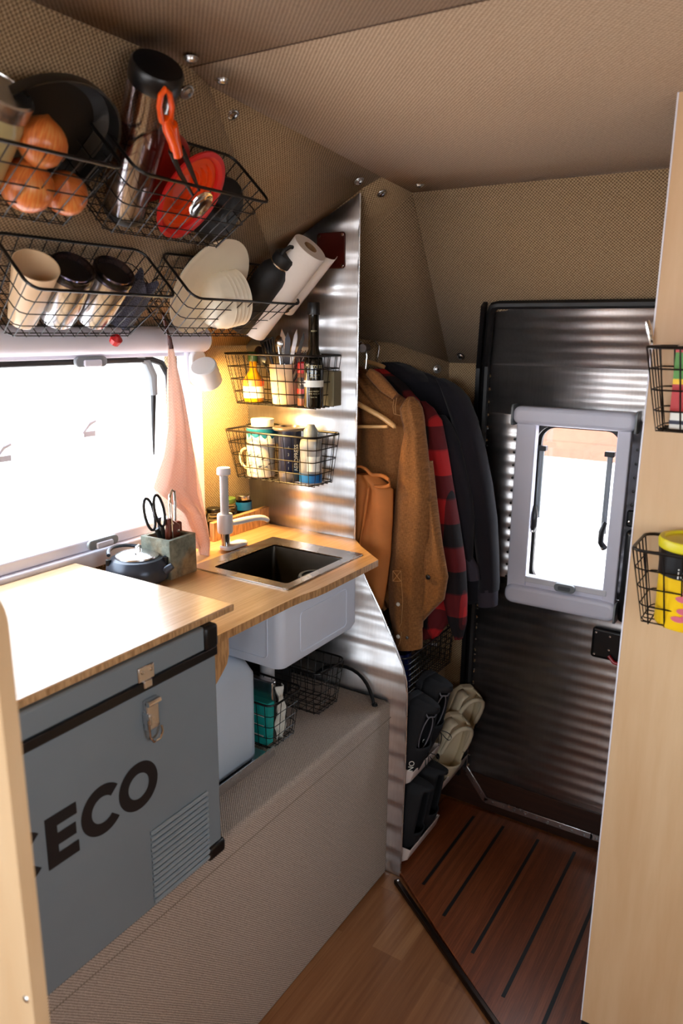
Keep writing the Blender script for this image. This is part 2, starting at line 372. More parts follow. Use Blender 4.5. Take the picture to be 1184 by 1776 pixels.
# left wall with the window opening x .30..1.35, z 1.05..1.43
WX0, WX1, WZ0, WZ1 = -.15, 1.352, 1.045, 1.437
wl = bx(-1.2, WX0, YW, YW + .04, 0, 2.0); wl.bx(WX1, 2.14, YW, YW + .04, 0, 2.0); wl.bx(WX0, WX1, YW, YW + .04, 0, WZ0); wl.bx(WX0, WX1, YW, YW + .04, WZ1, 2.0)
struct(wl, 'wall_left', M['fabric'])
A_ = at(359, 143, 2, 1.893); S1 = Vector((.964, .90, 1.9)); F_ = Vector((1.42, 1.109, 1.691)); E_ = Vector((XP, 1.21, 1.59))
P0 = at(624, 335, 0, XP) + Vector((0, -.006, .012)); P1 = at(510, 417, 0, XP); P2 = Vector((XP, 1.34, 1.46)); G_ = at(662, 305, 2, 1.848); H_ = at(715, 332, 2, 1.835)
J_ = Vector((XB, .932, 1.413)); K_ = at(626, 417, 0, 1.76); Lp = at(682, 595, 0, 1.93)
Jn = Vector((1.80, 1.34, 1.50))
sl = MB(); sl.add([(-1.2, 1.34, 1.46), (-1.2, .90, 1.9), S1, A_, F_, E_, P2], [(0, 1, 2, 6), (2, 3, 4), (2, 4, 6), (4, 5, 6)])
wall_slope = struct(sl, 'wall_left_slope', M['fabric'], solid=.004)
gs = MB(); gs.add([A_, F_, E_, P1, P0, G_], [(0, 1, 4), (1, 3, 4), (1, 2, 3), (0, 4, 5)])
struct(gs, 'wall_left_gusset', M['fabric'], solid=.004)
gs = MB(); gs.add([G_, H_, K_, P0, P1 + Vector((.01, .06, -.03)), Lp, J_, Jn], [(0, 1, 2, 3), (3, 2, 4), (1, 6, 5, 2), (2, 5, 7, 4)])
struct(gs, 'wall_closet_slope', M['fabric'], solid=.004)
gs = MB(); gs.add([J_, Lp, Jn, (1.80, 1.34, .53), (Lp.x, Lp.y, .53), (XB, .932, .53)], [(0, 1, 4, 5), (1, 2, 3, 4)])
wall_closet = struct(gs, 'wall_closet', M['fabric'], solid=.004)
# ceiling in two panels, the second dropping to the back wall
hr = at(1184, 290, 2, 1.835)
ce = MB(); ce.add([(-1.2, -.9, 1.9), (-1.2, .9, 1.9), S1, (.99, -.9, 1.9)], [(0, 1, 2, 3)]); struct(ce, 'ceiling', M['fabric_ceiling'], solid=.006)
ce = MB(); ce.add([(.99, -.9, 1.9), S1, A_, G_, H_, (1.80, -.9, 1.835)], [(0, 1, 2, 3, 4, 5)]); struct(ce, 'ceiling_back', M['fabric_ceiling'], solid=.006)
for nm, a, b in (('trim_1', S1, (.99, -.9, 1.9)),):
    struct(MB().tube([Vector(a) + Vector((0, 0, -.0032)), Vector(b) + Vector((0, 0, -.0032))], .0012, 6), nm, plain('dark_seam', srgb(70, 50, 36), .9))
struct(bx(-1.2, 2.3, -.95, 1.4, 2.0, 2.04), 'roof', M['white'])
# back wall: hole for the door window
DY0, DY1, DZ0, DZ1 = .415, .668, .79, 1.275
bw = bx(XB + .012, XB + .03, DY1, 1.34, 0, 1.42); bw.bx(XB + .012, XB + .03, -.9, DY0, 0, 1.42); bw.bx(XB + .012, XB + .03, DY0, DY1, 0, DZ0); bw.bx(XB + .012, XB + .03, DY0, DY1, DZ1, 1.42)
bw.bx(XB, XB + .012, .80, .932, 0, 1.413)
struct(bw, 'wall_back', M['fabric'])
SD = Vector((1.775 - XB, 0, 1.836 - 1.413)); SL = SD.length; SD.normalize(); SN = Vector((-SD.z, 0, SD.x))  # up-slope and inward normal
JB = Vector((XB, 0, 1.413))
bs_ = MB(); bs_.add([J_, H_, (1.79, -.9, 1.835), (XB, -.9, 1.413)], [(0, 1, 2, 3)]); struct(bs_, 'wall_back_slope', M['fabric'], solid=.004)
struct(bx(2.05, 2.14, .932, 1.38, 0, 2.0).bx(2.09, 2.14, .70, .932, 1.42, 2.0), 'wall_back_outer', M['white'])
# side wall behind the aisle, and the rear with their windows
sw = bx(-1.2, -.3, -.94, -.9, 0, 2); sw.bx(.6, 2.1, -.94, -.9, 0, 2); sw.bx(-.3, .6, -.94, -.9, 0, 1.10); sw.bx(-.3, .6, -.94, -.9, 1.48, 2)
struct(sw, 'wall_right', M['fabric'])
rw = bx(-1.24, -1.2, -.9, 1.34, 0, 1.0); rw.bx(-1.24, -1.2, -.9, 1.34, 1.66, 2); rw.bx(-1.24, -1.2, -.9, -.45, 1.0, 1.66); rw.bx(-1.24, -1.2, 1.25, 1.34, 1.0, 1.66)
struct(rw, 'wall_rear', M['fabric'])

# screws on the wall panels
def screw(parent, p, n, r=.0098):
    p = Vector(p) + Vector(n).normalized() * .004
    q = Vector(n).normalized().to_track_quat('Z', 'Y').to_matrix().to_4x4(); Mx = Matrix.Translation(p) @ q
    MB().lathe([(r * 1.25, 0), (r * 1.2, .0012), (r, .0016), (r * .92, .0042), (r * .6, .0062), (0, .007)], Mx, 20).out('screw', M['steel'], parent)
    MB().cyl(Mx @ Vector((0, 0, .0055)), Mx @ Vector((0, 0, .0073)), r * .28, n=6).out('screw_socket', M['black'], parent)
ob = bpy.data.objects
SM = plain('dark_panel_seam', srgb(64, 46, 32), .9)  # dark colour of the seams between the cloth panels
def seam(parent, *pts):
    MB().tube([Vector(p) for p in pts], .0011, 5).out('seam', SM, ob[parent])
seam('wall_left_gusset', A_, F_, E_); seam('wall_left_gusset', A_, G_); seam('wall_closet_slope', G_, P0); seam('wall_closet_slope', G_, H_); seam('wall_closet_slope', H_, K_); seam('wall_back_slope', H_, J_)
seam('wall_back_slope', H_, (1.79, -.9, 1.835)); seam('wall_back', J_, (XB, .838, 1.413)); seam('wall_closet', J_, Lp, Jn); seam('wall_closet', J_, (XB, .932, .53)); seam('wall_left_slope', (-1.2, .90, 1.9), S1, A_)
CN = (0.03, 0, -1)
for (u, v, w) in ((330, 95, 'C1'), (385, 133, 'C2'), (727, 317, 'C2')):
    p = at(u, v, 2, 1.897 if w == 'C1' else (1.885 if u < 500 else 1.834)); screw(ob['ceiling' if w == 'C1' else 'ceiling_back'], p, CN)
screw(wall_slope, atp(322, 157, (0, 1, 1), 2.795), (0, -1, -1))
GN = (P1 - P0).cross(A_ - P0); GN.normalize(); GN = -GN if GN.z > 0 else GN
for u, v in ((400, 192), (482, 410), (620, 308)): screw(ob['wall_left_gusset'], atp(u, v, GN, GN.dot(P0)) + GN * .004, GN)
KN = (H_ - G_).cross(K_ - G_); KN.normalize(); KN = -KN if KN.z > 0 else KN
screw(ob['wall_closet_slope'], atp(660, 332, KN, KN.dot(G_)) + KN * .002, KN)
for u, v in ((745, 356), (800, 616)): screw(ob['wall_back_slope'], atp(u, v, SN, SN.dot(JB)) + SN * .002, SN)
wn = Vector((-(Lp.y - J_.y), Lp.x - J_.x, 0)); wn.normalize(); wn = -wn if wn.y > 0 else wn
screw(wall_closet, atp(757, 640, wn, wn.dot(J_)) + wn * .002, wn)

# ------------------------------------------------------------------ corrugated sheets
PITCH = .076
def corr(mb, base, up, out_, s0, s1, span, amp=.0023, step=.0038, pitch=PITCH, th=.0015, ph=0.):
    """sheet with horizontal ribs; base point, up direction, outward direction; span(s)->list of (y0,y1)"""
    n = max(2, int((s1 - s0) / step)); base, up, out_ = Vector(base), Vector(up), Vector(out_)
    rows = []
    for i in range(n + 1):
        s = s0 + (s1 - s0) * i / n; c = sin(2 * pi * s / pitch + ph) + (.32 * sin(4 * pi * s / pitch + .5) if pitch > .05 else 0); p = base + up * s + out_ * (amp * (c if c > 0 else .75 * c)); rows.append((p, span(s)))
    for i in range(n):
        (p, a), (q, b) = rows[i], rows[i + 1]
        for (a0, a1), (b0, b1) in zip(a, b):
            if a0 >= a1 and b0 >= b1: continue
            mb.add([(p.x, a0, p.z), (p.x, a1, p.z), (q.x, b1, q.z), (q.x, b0, q.z)], [(0, 1, 2, 3)])
    return mb
def interp(tab, z):
    if z <= tab[0][0]: return tab[0][1]
    for (a, b), (c, d) in zip(tab, tab[1:]):
        if z <= c: return b + (d - b) * (z - a) / (c - a)
    return tab[-1][1]
right_edge = [(0, .822), (.403, .817), (.56, .818), (.60, .822), (.635, .832), (.68, .852), (.781, .904), (.848, .945), (.90, .972), (.949, .988), (1.817, .986)]
left_edge = [(0, 1.34), (1.46, 1.34), (1.59, 1.21), (1.70, 1.20), (P1.z, P1.y), (1.817, .988)]
pm = corr(MB(), (XP, 0, 0), (0, 0, 1), (-1, 0, 0), 0, 1.817, lambda s: [(interp(right_edge, s), interp(left_edge, s))])
part = struct(pm, 'wall_partition', M['alu'], solid=.0018, sharp=80, weld=True)
em = MB().tube([(XP, interp(right_edge, z / 100 * 1.817) - .001, z / 100 * 1.817) for z in range(101)], .0022, 6)
em.out('edge_trim', M['alu_edge'], part)
# leather plate riveted on it
lp = thing('leather_patch', 'dark red-brown leather patch riveted to the corrugated metal above the bottles', 'patch', (XP - .008, 1.062, 1.65))
MB().prism(rrect(.082, .085, .008), (XP - .006, 1.062, 1.69), (0, 1, 0), (0, 0, 1), (-.004, 0, 0)).out('leather_plate', M['leather'], lp, bevel=.001)
for sy in (-1, 1):
    for sz in (-1, 1): MB().lathe([(.0042, 0), (.0035, .0018), (0, .0024)], frame((XP - .010, 1.062 + sy * .034, 1.69 + sz * .0355), (0, 1, 0), (0, 0, 1), (-1, 0, 0)) if 0 else T(XP - .0100, 1.062 + sy * .034, 1.69 + sz * .0355) @ Matrix.Rotation(-pi / 2, 4, 'Y'), 12).out('rivet', M['chrome'], lp)

# ------------------------------------------------------------------ the door
door = thing('door_1', '', '', (XB, .6, 0)); del door['label']; del door['category']; door['kind'] = 'structure'
dl = [(.040, .735), (.135, .812), (1.42, .806)]
wy0, wy1, wz0, wz1 = DY0, DY1, DZ0, DZ1
def dspan(s):
    L = interp(dl, s)
    return [(-.05, L + .004)] if not (wz0 < s < wz1) else [(-.05, wy0), (wy1, L + .004)]
segs = [(.040, wz0), (wz0 + 1e-5, wz1 - 1e-5), (wz1, 1.413)]
dm = MB()
for a, b in segs: corr(dm, (XB, 0, 0), (0, 0, 1), (-1, 0, 0), a, b, dspan, amp=.0013, pitch=.0365)
slo = JB
corr(dm, slo + SN * .004, SD, SN, 0, .19, lambda s: [(-.05, .808 - .25 * s)], amp=.0013, pitch=.0365)
dm.out('corrugated_skin', M['alu_door'], door, solid=.0015, sharp=80, weld=True)
# door edge trims
top_s = .195
fr = [(XB - .012, .745, .012), (XB - .012, .816, .135)] + [(XB - .010, .812, z) for z in (.3, .7, 1.1, 1.405)]
fr += [tuple(slo + SN * .014 + SD * s + Vector((0, .812 - .25 * s, 0))) for s in (.02, .1, top_s - .02)] + [tuple(slo + SN * .014 + SD * (top_s - .003) + Vector((0, .757, 0)))] + [tuple(slo + SN * .014 + SD * top_s + Vector((0, y, 0))) for y in (.742, .4, -.05)]
MB().tube(fr[1:], .0115, 8).out('rubber_seal', M['rubber'], door)
sf = MB(); sf.bx(XB - .022, XB, .826, .838, .10, 1.41); sf.out('side_strip', M['frame'] if 0 else M['black'], door)
su = MB(); o_ = slo + SN * .006
su.add([o_ + Vector((0, .826, 0)), o_ + Vector((0, .838, 0)), o_ + SD * .2 + Vector((0, .788, 0)), o_ + SD * .2 + Vector((0, .776, 0))] + [o_ + SN * .02 + Vector((0, .826, 0)), o_ + SN * .02 + Vector((0, .838, 0)), o_ + SN * .02 + SD * .2 + Vector((0, .788, 0)), o_ + SN * .02 + SD * .2 + Vector((0, .776, 0))], [(0, 1, 2, 3), (4, 5, 6, 7), (0, 1, 5, 4), (1, 2, 6, 5), (2, 3, 7, 6), (3, 0, 4, 7)])
su.out('upper_side_strip', M['black'], door)
# riveted metal lip along the bottom
lip = [(XB - .008, .812, .30), (XB - .010, .812, .135), (XB - .010, .735, .040), (XB - .010, .4, .044), (XB - .010, -.05, .048)]
lm = MB()
def strip(mb, pts, w, th=.004):
    for a, b in zip(pts, pts[1:]):
        a, b = Vector(a), Vector(b); t = (b - a).normalized(); s = t.cross(Vector((1, 0, 0))).normalized() * w / 2; e = t * w * .2
        o = Vector((-th, 0, 0)); q = [a - e - s, b + e - s, b + e + s, a - e + s]; mb.add(q + [p + o for p in q], [(0, 1, 2, 3), (7, 6, 5, 4), (0, 1, 5, 4), (1, 2, 6, 5), (2, 3, 7, 6), (3, 0, 4, 7)])
    return mb
strip(lm, lip, .02).out('edge_lip', M['alu_edge'], door, bevel=.001)
rv = MB().lathe([(.0032, 0), (.0028, .0014), (0, .002)], Matrix.Rotation(-pi / 2, 4, 'Y'), 10)
def rivets(pts, parent, name='rivet', mat='steel', proto=[None], r=1.):
    for p in pts:
        q = MB(); q.v = [Vector(p) + v * r for v in rv.v]; q.f = list(rv.f); q.out(name, M[mat], parent)
rivets([(XB - .013, .812 - .077 * t, .135 - .095 * t) for t in (.1, .45, .8)] + [(XB - .0145, .71 - .036 * k, .041) for k in range(11)] + [(XB - .013, .797, .18 + .05 * k) for k in range(22) if not (.7 < .18 + .05 * k < .2)], door)
# door window
win = MB()
def ring_y(mb, y0, y1, z0, z1, r, w, x0, x1):      # rounded rectangular ring in the door plane
    cy, cz = (y0 + y1) / 2, (z0 + z1) / 2; o_ = rrect(y1 - y0, z1 - z0, r); i_ = rrect(y1 - y0 - 2 * w, z1 - z0 - 2 * w, max(r - w, .002)); n = len(o_)
    vs = [(x, cy + p[0], cz + p[1]) for x in (x0, x1) for q in (o_, i_) for p in q]; fs = []
    for k in range(n):
        j = (k + 1) % n; fs += [(k, j, n + j, n + k), (2 * n + k, 3 * n + k, 3 * n + j, 2 * n + j), (k, 2 * n + k, 2 * n + j, j), (n + k, n + j, 3 * n + j, 3 * n + k)]
    return mb.add(vs, fs)
FY0, FY1 = .405, .722
wf = MB().bx(XB - .034, XB - .004, .648, .703, .775, 1.27); wf.bx(XB - .034, XB - .004, .398, .432, .765, 1.27)
wframe = wf.out('window_frame', M['frame'], door, bevel=.003)
MB().bx(XB - .03, XB - .004, .42, .65, .775, .815).out('lower_rail', M['frame'], door, bevel=.002)
MB().bx(XB - .036, XB - .006, .42, .65, .80, .818).out('sliding_rail', M['white'], door, bevel=.003)
MB().prism(rrect(.325, .050, .02), (XB - .004, .5495, 1.278), (0, 1, 0), (0, 0, 1), (-.045, 0, 0)).out('blind_roller', M['frame'], door, bevel=.012, seg=4)
for y in (.3855, .7125): MB().prism(rrect(.05, .058, .012), (XB - .002, y - .002, 1.278), (-1, 0, 0), (0, 0, 1), (0, .005, 0)).xf(T(-.025, 0, 0)).out('roller_cap', M['grey'], door)
MB().prism(rrect(.315, .056, .024), (XB - .004, .5485, .760), (0, 1, 0), (0, 0, 1), (-.042, 0, 0)).out('screen_roller', M['frame'], door, bevel=.012, seg=4)
MB().prism(rrect(.05, .058, .012), (XB - .027, .390, .760), (-1, 0, 0), (0, 0, 1), (0, .005, 0)).out('roller_cap', M['grey'], door)
hb = MB().prism(rrect(.058, .024, .011), (XB - .036, .532, .806), (0, 1, 0), (0, 0, 1), (-.012, 0, 0)).out('blind_handle', M['grey'], door, bevel=.002)
MB().prism(rrect(.034, .012, .004), (XB - .0485, .532, .806), (0, 1, 0), (0, 0, 1), (-.002, 0, 0)).out('grip_recess', plain('dark_grey_recess', srgb(88, 94, 98), .4), hb)
def plate_ring(mb, y0, y1, z0, z1, w, r, x0, x1):
    cy, cz = (y0 + y1) / 2, (z0 + z1) / 2; o_ = rrect(y1 - y0, z1 - z0, .002, 8); i_ = rrect(y1 - y0 - 2 * w, z1 - z0 - 2 * w, r, 8); n = len(o_)
    vs = [(x, cy + p[0], cz + p[1]) for x in (x0, x1) for q in (o_, i_) for p in q]; fs = []
    for k in range(n):
        j = (k + 1) % n; fs += [(k, j, n + j, n + k), (2 * n + k, 3 * n + k, 3 * n + j, 2 * n + j), (k, 2 * n + k, 2 * n + j, j), (n + k, n + j, 3 * n + j, 3 * n + k)]
    return mb.add(vs, fs)
plate_ring(MB(), .415, .668, .77, 1.262, .012, .050, XB - .002, XB + .012).out('outer_gasket', M['rubber'], door)
plate_ring(MB(), .412, .670, .765, 1.262, .020, .042, XB + .030, XB + .045).out('inner_gasket', M['rubber'], door)
MB().bx(XB + .046, XB + .050, .41, .68, .77, 1.27).out('window_pane', M['pane'], door)
for ys, zb in ((.652, .965), (.442, .945)):
    st = MB().cyl((XB + .008, ys - (0.012 if ys > .6 else -0.012), zb + .02), (XB + .008, ys - (0.012 if ys > .6 else -0.012), 1.185), .0075); st.out('stay_arm', M['grey'], door)
    MB().bx(XB - .002, XB + .018, min(ys, ys + (-.026 if ys > .6 else .026)), max(ys, ys + (-.026 if ys > .6 else .026)), 1.178, 1.192).out('stay_bracket', M['black'], door, bevel=.002)
    s_ = -1 if ys > .6 else 1
    lv = MB().tube([(XB - .004, ys + s_ * .006, zb + .055), (XB - .012, ys + s_ * .012, zb + .03), (XB - .012, ys + s_ * .012, zb - .0), (XB - .004, ys + s_ * .002, zb - .018)], [.006, .008, .008, .009], 10).out('window_latch', M['black'], door)
    MB().lathe([(.0035, 0), (.003, .003), (0, .0035)], T(XB - .016, ys + s_ * .006, zb - .016) @ Matrix.Rotation(-pi / 2, 4, 'Y'), 10).out('latch_pin', M['chrome'], lv)
for k in range(12): 
    z = 1.205 - .037 * k
    rivets([(XB - .008, .715, z)], door, 'frame_screw', 'black', r=1.2)
    if k < 8 and z > 1.02: rivets([(XB - .008, .384, z)], door, 'frame_screw', 'black', r=1.2)
ph = MB().bx(XB - .02, XB - .004, .350, .392, 1.0, 1.045).out('strap_mount', M['black'], door, bevel=.005)
MB().bx(XB - .04, XB - .006, .345, .388, .735, .995).out('assist_handle', M['black'], door, bevel=.014, seg=4)
lk = MB().bx(XB - .022, XB - .004, .33, .452, .612, .702).out('door_latch', M['black'], door, bevel=.010, seg=3)
MB().tube([(XB - .028, .40, .63), (XB - .03, .385, .615), (XB - .028, .36, .61)], .005, 8).out('release_lever', M['red'], lk)
for y, z in ((.402, .685), (.402, .645), (.440, .625), (.44, .69)): MB().lathe([(.0035, 0), (.003, .003), (0, .0035)], T(XB - .022, y, z) @ Matrix.Rotation(-pi / 2, 4, 'Y'), 10).out('bolt', M['chrome'], lk)
for y, z in ((.397, 1.015), (.383, .745)): MB().lathe([(.004, 0), (.003, .003), (0, .0035)], T(XB - .04 if z < 1 else XB - .02, y - (.02 if z < 1 else .012), z) @ Matrix.Rotation(-pi / 2, 4, 'Y'), 10).out('bolt', M['chrome'], door)
# threshold
struct(bx(XB - .006, XB + .01, -.3, .895, 0, .12), 'baseboard_back', M['dark_wood'], bevel=.002)

# outside the windows
single(bx(-60, 60, -60, 60, -.9, -.8), 'gravel_ground', M['pale_ground'], 'pale sunlit ground outside the windows', 'ground')
fm = MB()
for k in range(14): fm.bx(7.0, 7.04, -3, 6, .35 + .16 * k, .35 + .16 * k + .158)
single(fm, 'slat_fence', M['rust'], 'rust orange slatted fence seen through the door window', 'fence')

# ------------------------------------------------------------------ left window
w1 = bpy.data.objects.new('window_1', None); w1.empty_display_size = .02; COL.objects.link(w1); w1.location = (.85, YW, 1.03); w1['kind'] = 'structure'; ROOTM[w1.name] = Matrix.Translation((.85, YW, 1.03))
MB().bx(-.2, 1.40, 1.30, YW, .985, 1.022).bx(-.2, 1.40, 1.315, YW + .03, 1.022, 1.047).out('lower_frame', M['frame'], w1, bevel=.004)
MB().bx(1.352, 1.402, 1.302, YW, 1.0, 1.45).out('side_frame', M['frame'], w1, bevel=.006, seg=3)
MB().bx(-.2, 1.40, 1.312, YW, 1.437, 1.448).out('upper_rail', M['frame'], w1, bevel=.002)
rl = MB().tube([(-.2, 1.296, 1.476), (1.40, 1.296, 1.476)], .030, 28); rl.out('blind_roller', M['frame'], w1)
MB().tube([(1.398, 1.296, 1.476), (1.404, 1.296, 1.476), (1.409, 1.296, 1.476)], [.031, .029, .018], 28).out('roller_cap', M['white'], w1)
MB().bx(-.2, 1.352, 1.365, 1.37, 1.04, 1.44).out('window_pane', M['pane'], w1)
MB().tube([(-.15, 1.352, 1.432), (1.28, 1.352, 1.43), (1.315, 1.352, 1.42), (1.335, 1.352, 1.39), (1.343, 1.352, 1.30), (1.346, 1.352, 1.05)], .008, 8).out('gasket', M['rubber'], w1)
stq = MB().tube([(1.235, 1.356, 1.438), (1.27, 1.356, 1.425), (1.288, 1.356, 1.39), (1.29, 1.356, 1.345)], [.011, .012, .012, .009], 10).out('stay_arm', M['grey'], w1)
MB().tube([(1.29, 1.358, 1.345), (1.286, 1.358, 1.28), (1.282, 1.358, 1.20)], [.007, .005, .002], 8).out('stay_tip', M['black'], w1)
def blind_latch(x, z, y=1.312):
    b = MB().prism(rrect(.082, .022, .010), (x, y, z), (1, 0, 0), (0, 0, 1), (0, -.009, 0)); o = b.out('blind_latch', M['grey'], w1, bevel=.002)
    MB().prism(rrect(.045, .014, .004), (x, y - .0085, z - .003), (1, 0, 0), (0, 0, 1), (0, -.006, 0)).out('latch_grip', M['frame'], o, bevel=.002); return o
p = at(157, 627, 1, 1.31); blind_latch(p.x, p.z, 1.314)
p = at(177, 940, 1, 1.30); blind_latch(p.x, p.z, 1.302)
for (u, v, a) in ((153, 740, .5), (4, 782, .5)):
    p = at(u, v, 1, 1.36)
    MB().tube([p + Vector((-.018, 0, -.012)), p + Vector((-.004, -.006, .008)), p + Vector((.016, -.004, .012))], [.005, .007, .004], 8).bx(p.x - .016, p.x + .016, 1.357, 1.363, p.z - .022, p.z - .010).out('pane_latch', M['frame'], w1)  # whitish material puts the window glare on these translucent latches into their colour

# ------------------------------------------------------------------ plywood partitions near the camera
RPX = 1.35
rp = MB().bx(RPX, RPX + .016, -.9, .247, .10, 1.862)
rpo = single(rp, 'plywood_panel', M['birch'], 'tall pale birch plywood panel with two wire baskets, on the right of the aisle', 'panel')
MB().bx(RPX - .001, RPX + .017, .247, .2495, .10, 1.862).out('edge_band', M['birch_edge'], rpo)
MB().bx(RPX - .001, RPX + .017, -.88, .247, .0, .10).out('kick_board', M['black_matte'], rpo)
LPX = .34
pr = [(0, 0), (0, 1.251)] + [(-.03 + .03 * cos(t), 1.251 + .03 * sin(t)) for t in [radians(90 * k / 6) for k in range(1, 7)]] + [(-.779, 1.281), (-.779, 0)]
lpn = MB().prism([(-q[0], q[1]) for q in pr], (LPX, .563, 0), (0, 1, 0), (0, 0, 1), (.016, 0, 0))
lpo = single(lpn, 'plywood_panel', M['birch'], 'pale birch plywood panel cutting off the fridge at the lower left', 'panel')
p = at(45, 1733, 0, LPX); MB().lathe([(.004, 0), (.003, .001), (0, .0012)], T(p.x, p.y, p.z) @ Matrix.Rotation(-pi / 2, 4, 'Y'), 10).out('screw', M['steel'], lpo)

# ------------------------------------------------------------------ bench box, fridge, boards
BY = .862
b_ = MB().bx(.358, 1.6215, BY, YW - .002, 0, .535)
single(b_, 'wheel_box', M['bench'], 'long cloth-covered storage box under the fridge and water jug', 'storage box', bevel=.012, seg=3)
struct(MB().tube([(.36, BY - .0004, .488), (1.618, BY - .0004, .488)], .0011, 5), 'trim_3', plain('pale_seam', srgb(150, 134, 120), .9))
gl = MB().bx(.93, 1.235, .960, .962, .537, .562).bx(.93, 1.235, .962, 1.30, .5365, .5385)
single(gl, 'drip_tray', M['alu_edge'], 'shallow metal tray holding the water jug', 'tray')

fr = thing('fridge', 'grey chest fridge with black trim and large dark lettering', 'fridge', (.60, 1.07, .536))
FX0, FX1, FY_, FZ0, FZ1 = .362, .921, .845, .5365, .948
MB().bx(FX0, FX1, FY_, 1.27, FZ0, FZ1 - .008).out('body', M['fridge'], fr, bevel=.004)
MB().bx(FX0, FX1, FY_, 1.27, FZ1 + .008, .998).out('lid', M['fridge'], fr, bevel=.004)
MB().bx(FX0 - .002, FX1 + .002, FY_ - .003, 1.272, FZ1 - .009, FZ1 + .008).out('lid_gasket', M['black'], fr, bevel=.002)
MB().bx(FX1 - .030, FX1 + .004, FY_ - .005, FY_ + .05, FZ1 + .006, .999).out('corner_guard', M['black'], fr, bevel=.006)
MB().bx(FX1 - .040, FX1 + .005, FY_ - .006, FY_ + .06, FZ0, FZ0 + .028).out('corner_guard', M['black'], fr, bevel=.006)
p = at(252, 1166, 1, FY_); hx = p.x
hs = MB().bx(hx - .017, hx + .017, FY_ - .003, FY_, .957, .982).bx(hx - .009, hx + .009, FY_ - .006, FY_, .945, .958).out('latch_plate', M['alu_edge'], fr, bevel=.002)
for dx in (-.009, .009): MB().lathe([(.003, 0), (.002, .002), (0, .0024)], T(hx + dx, FY_ - .003, .973) @ Matrix.Rotation(pi / 2, 4, 'X'), 10).out('screw', M['chrome'], hs)
p = at(258, 1240, 1, FY_); lx, lz = p.x, p.z
lt = MB().bx(lx - .012, lx + .014, FY_ - .010, FY_, lz - .022, lz + .030).bx(lx - .014, lx - .008, FY_ - .016, FY_, lz - .010, lz + .010).out('latch', M['alu_edge'], fr, bevel=.002)
MB().tube([(lx - .014, FY_ - .013, lz), (lx - .013, FY_ - .015, lz - .03), (lx - .006, FY_ - .015, lz - .040), (lx + .008, FY_ - .015, lz - .040), (lx + .014, FY_ - .015, lz - .03), (lx + .014, FY_ - .013, lz - .02)], .0022, 8).out('bail', M['chrome'], lt)
MB().tube([(lx - .012, FY_ - .011, lz + .026), (lx + .014, FY_ - .011, lz + .026)], .005, 10).out('hinge_barrel', M['chrome'], lt)
# vent louvres
v0 = at(262, 1440, 1, FY_); v1 = at(362, 1372, 1, FY_); vz0 = .549; vz1 = .682
for k in range(13):
    z = vz0 + (vz1 - vz0) * k / 12
    MB().tube([(.748, FY_ - .0005, z), (.752, FY_ - .0025, z), (.880, FY_ - .0025, z), (.884, FY_ - .0005, z)], .0038, 6).out('vent_slot', M['fridge_light'], fr)
# block letters, laid out on the front face (x right, z up)
def arc_letter(x, z, w, h, t, a0, a1, n=40):
    o = [(x + w / 2 + (w / 2) * cos(radians(a0 + (a1 - a0) * k / n)), z + h / 2 + (h / 2) * sin(radians(a0 + (a1 - a0) * k / n))) for k in range(n + 1)]
    i = [(x + w / 2 + (w / 2 - t) * cos(radians(a0 + (a1 - a0) * k / n)), z + h / 2 + (h / 2 - t) * sin(radians(a0 + (a1 - a0) * k / n))) for k in range(n + 1)]
    mb = MB(); y = FY_ - .0008
    for q in (y,): mb.add([(a, q, b) for a, b in o] + [(a, q, b) for a, b in i], [(k, k + 1, n + 2 + k, n + 1 + k) for k in range(n)])
    return mb
LZ, LH, LT = .740, .083, .0195
def letter(mb): mb.out('letter', M['decal'], fr)
letter(arc_letter(.688, LZ, .082, LH, LT, 0, 360))
letter(arc_letter(.616, LZ, .082, LH, LT, 42, 318))
ex = .556; y = FY_ - .0008
em = MB()
for a in ((ex, ex + LT, LZ, LZ + LH), (ex + LT, ex + .054, LZ, LZ + LT), (ex + LT, ex + .054, LZ + LH - LT, LZ + LH), (ex + LT, ex + .051, LZ + LH / 2 - LT / 2, LZ + LH / 2 + LT / 2)): em.add([(a[0], y, a[2]), (a[1], y, a[2]), (a[1], y, a[3]), (a[0], y, a[3])], [(0, 1, 2, 3)])
letter(em)
letter(arc_letter(.474, LZ, .082, LH, LT, 42, 318))
letter(MB().add([(.444, y, LZ), (.464, y, LZ), (.464, y, LZ + LH), (.444, y, LZ + LH)], [(0, 1, 2, 3)]))

single(MB().prism([(.358, .852), (.982, .852), (.982, 1.292), (.358, 1.292)], (0, 0, 1.0), (1, 0, 0), (0, 1, 0), (0, 0, .0135)), 'bamboo_board', M['bamboo_pale'], 'pale bamboo board lying on top of the grey fridge', 'board', bevel=.0025)

# counter with sink cut-out
SX0, SX1, SY0, SY1 = 1.200, 1.510, .893, 1.170
ct = thing('countertop', 'bamboo countertop with a square sink and a clipped front corner', 'countertop', (1.27, 1.1, .948))
out_ = [(.90, .855), (1.16, .855), (1.20, .852), (1.235, .845), (1.27, .843), (1.497, .843), (1.572, .935), (1.6225, .985), (1.6225, 1.338), (.90, 1.338)]
CZ0, CZ1 = .950, .966
cm = MB()
hole = [(SX0 + .01, SY0 + .01), (SX1 - .01, SY0 + .01), (SX1 - .01, SY1 - .01), (SX0 + .01, SY1 - .01)]
bmq = bmesh.new()
ov = [bmq.verts.new((a, b, CZ0)) for a, b in out_]; hv = [bmq.verts.new((a, b, CZ0)) for a, b in hole]
eds = [bmq.edges.new((l[i], l[(i + 1) % len(l)])) for l in (ov, hv) for i in range(len(l))]
bmesh.ops.triangle_fill(bmq, use_beauty=True, use_dissolve=False, edges=eds)
ret = bmesh.ops.extrude_face_region(bmq, geom=bmq.faces[:] )
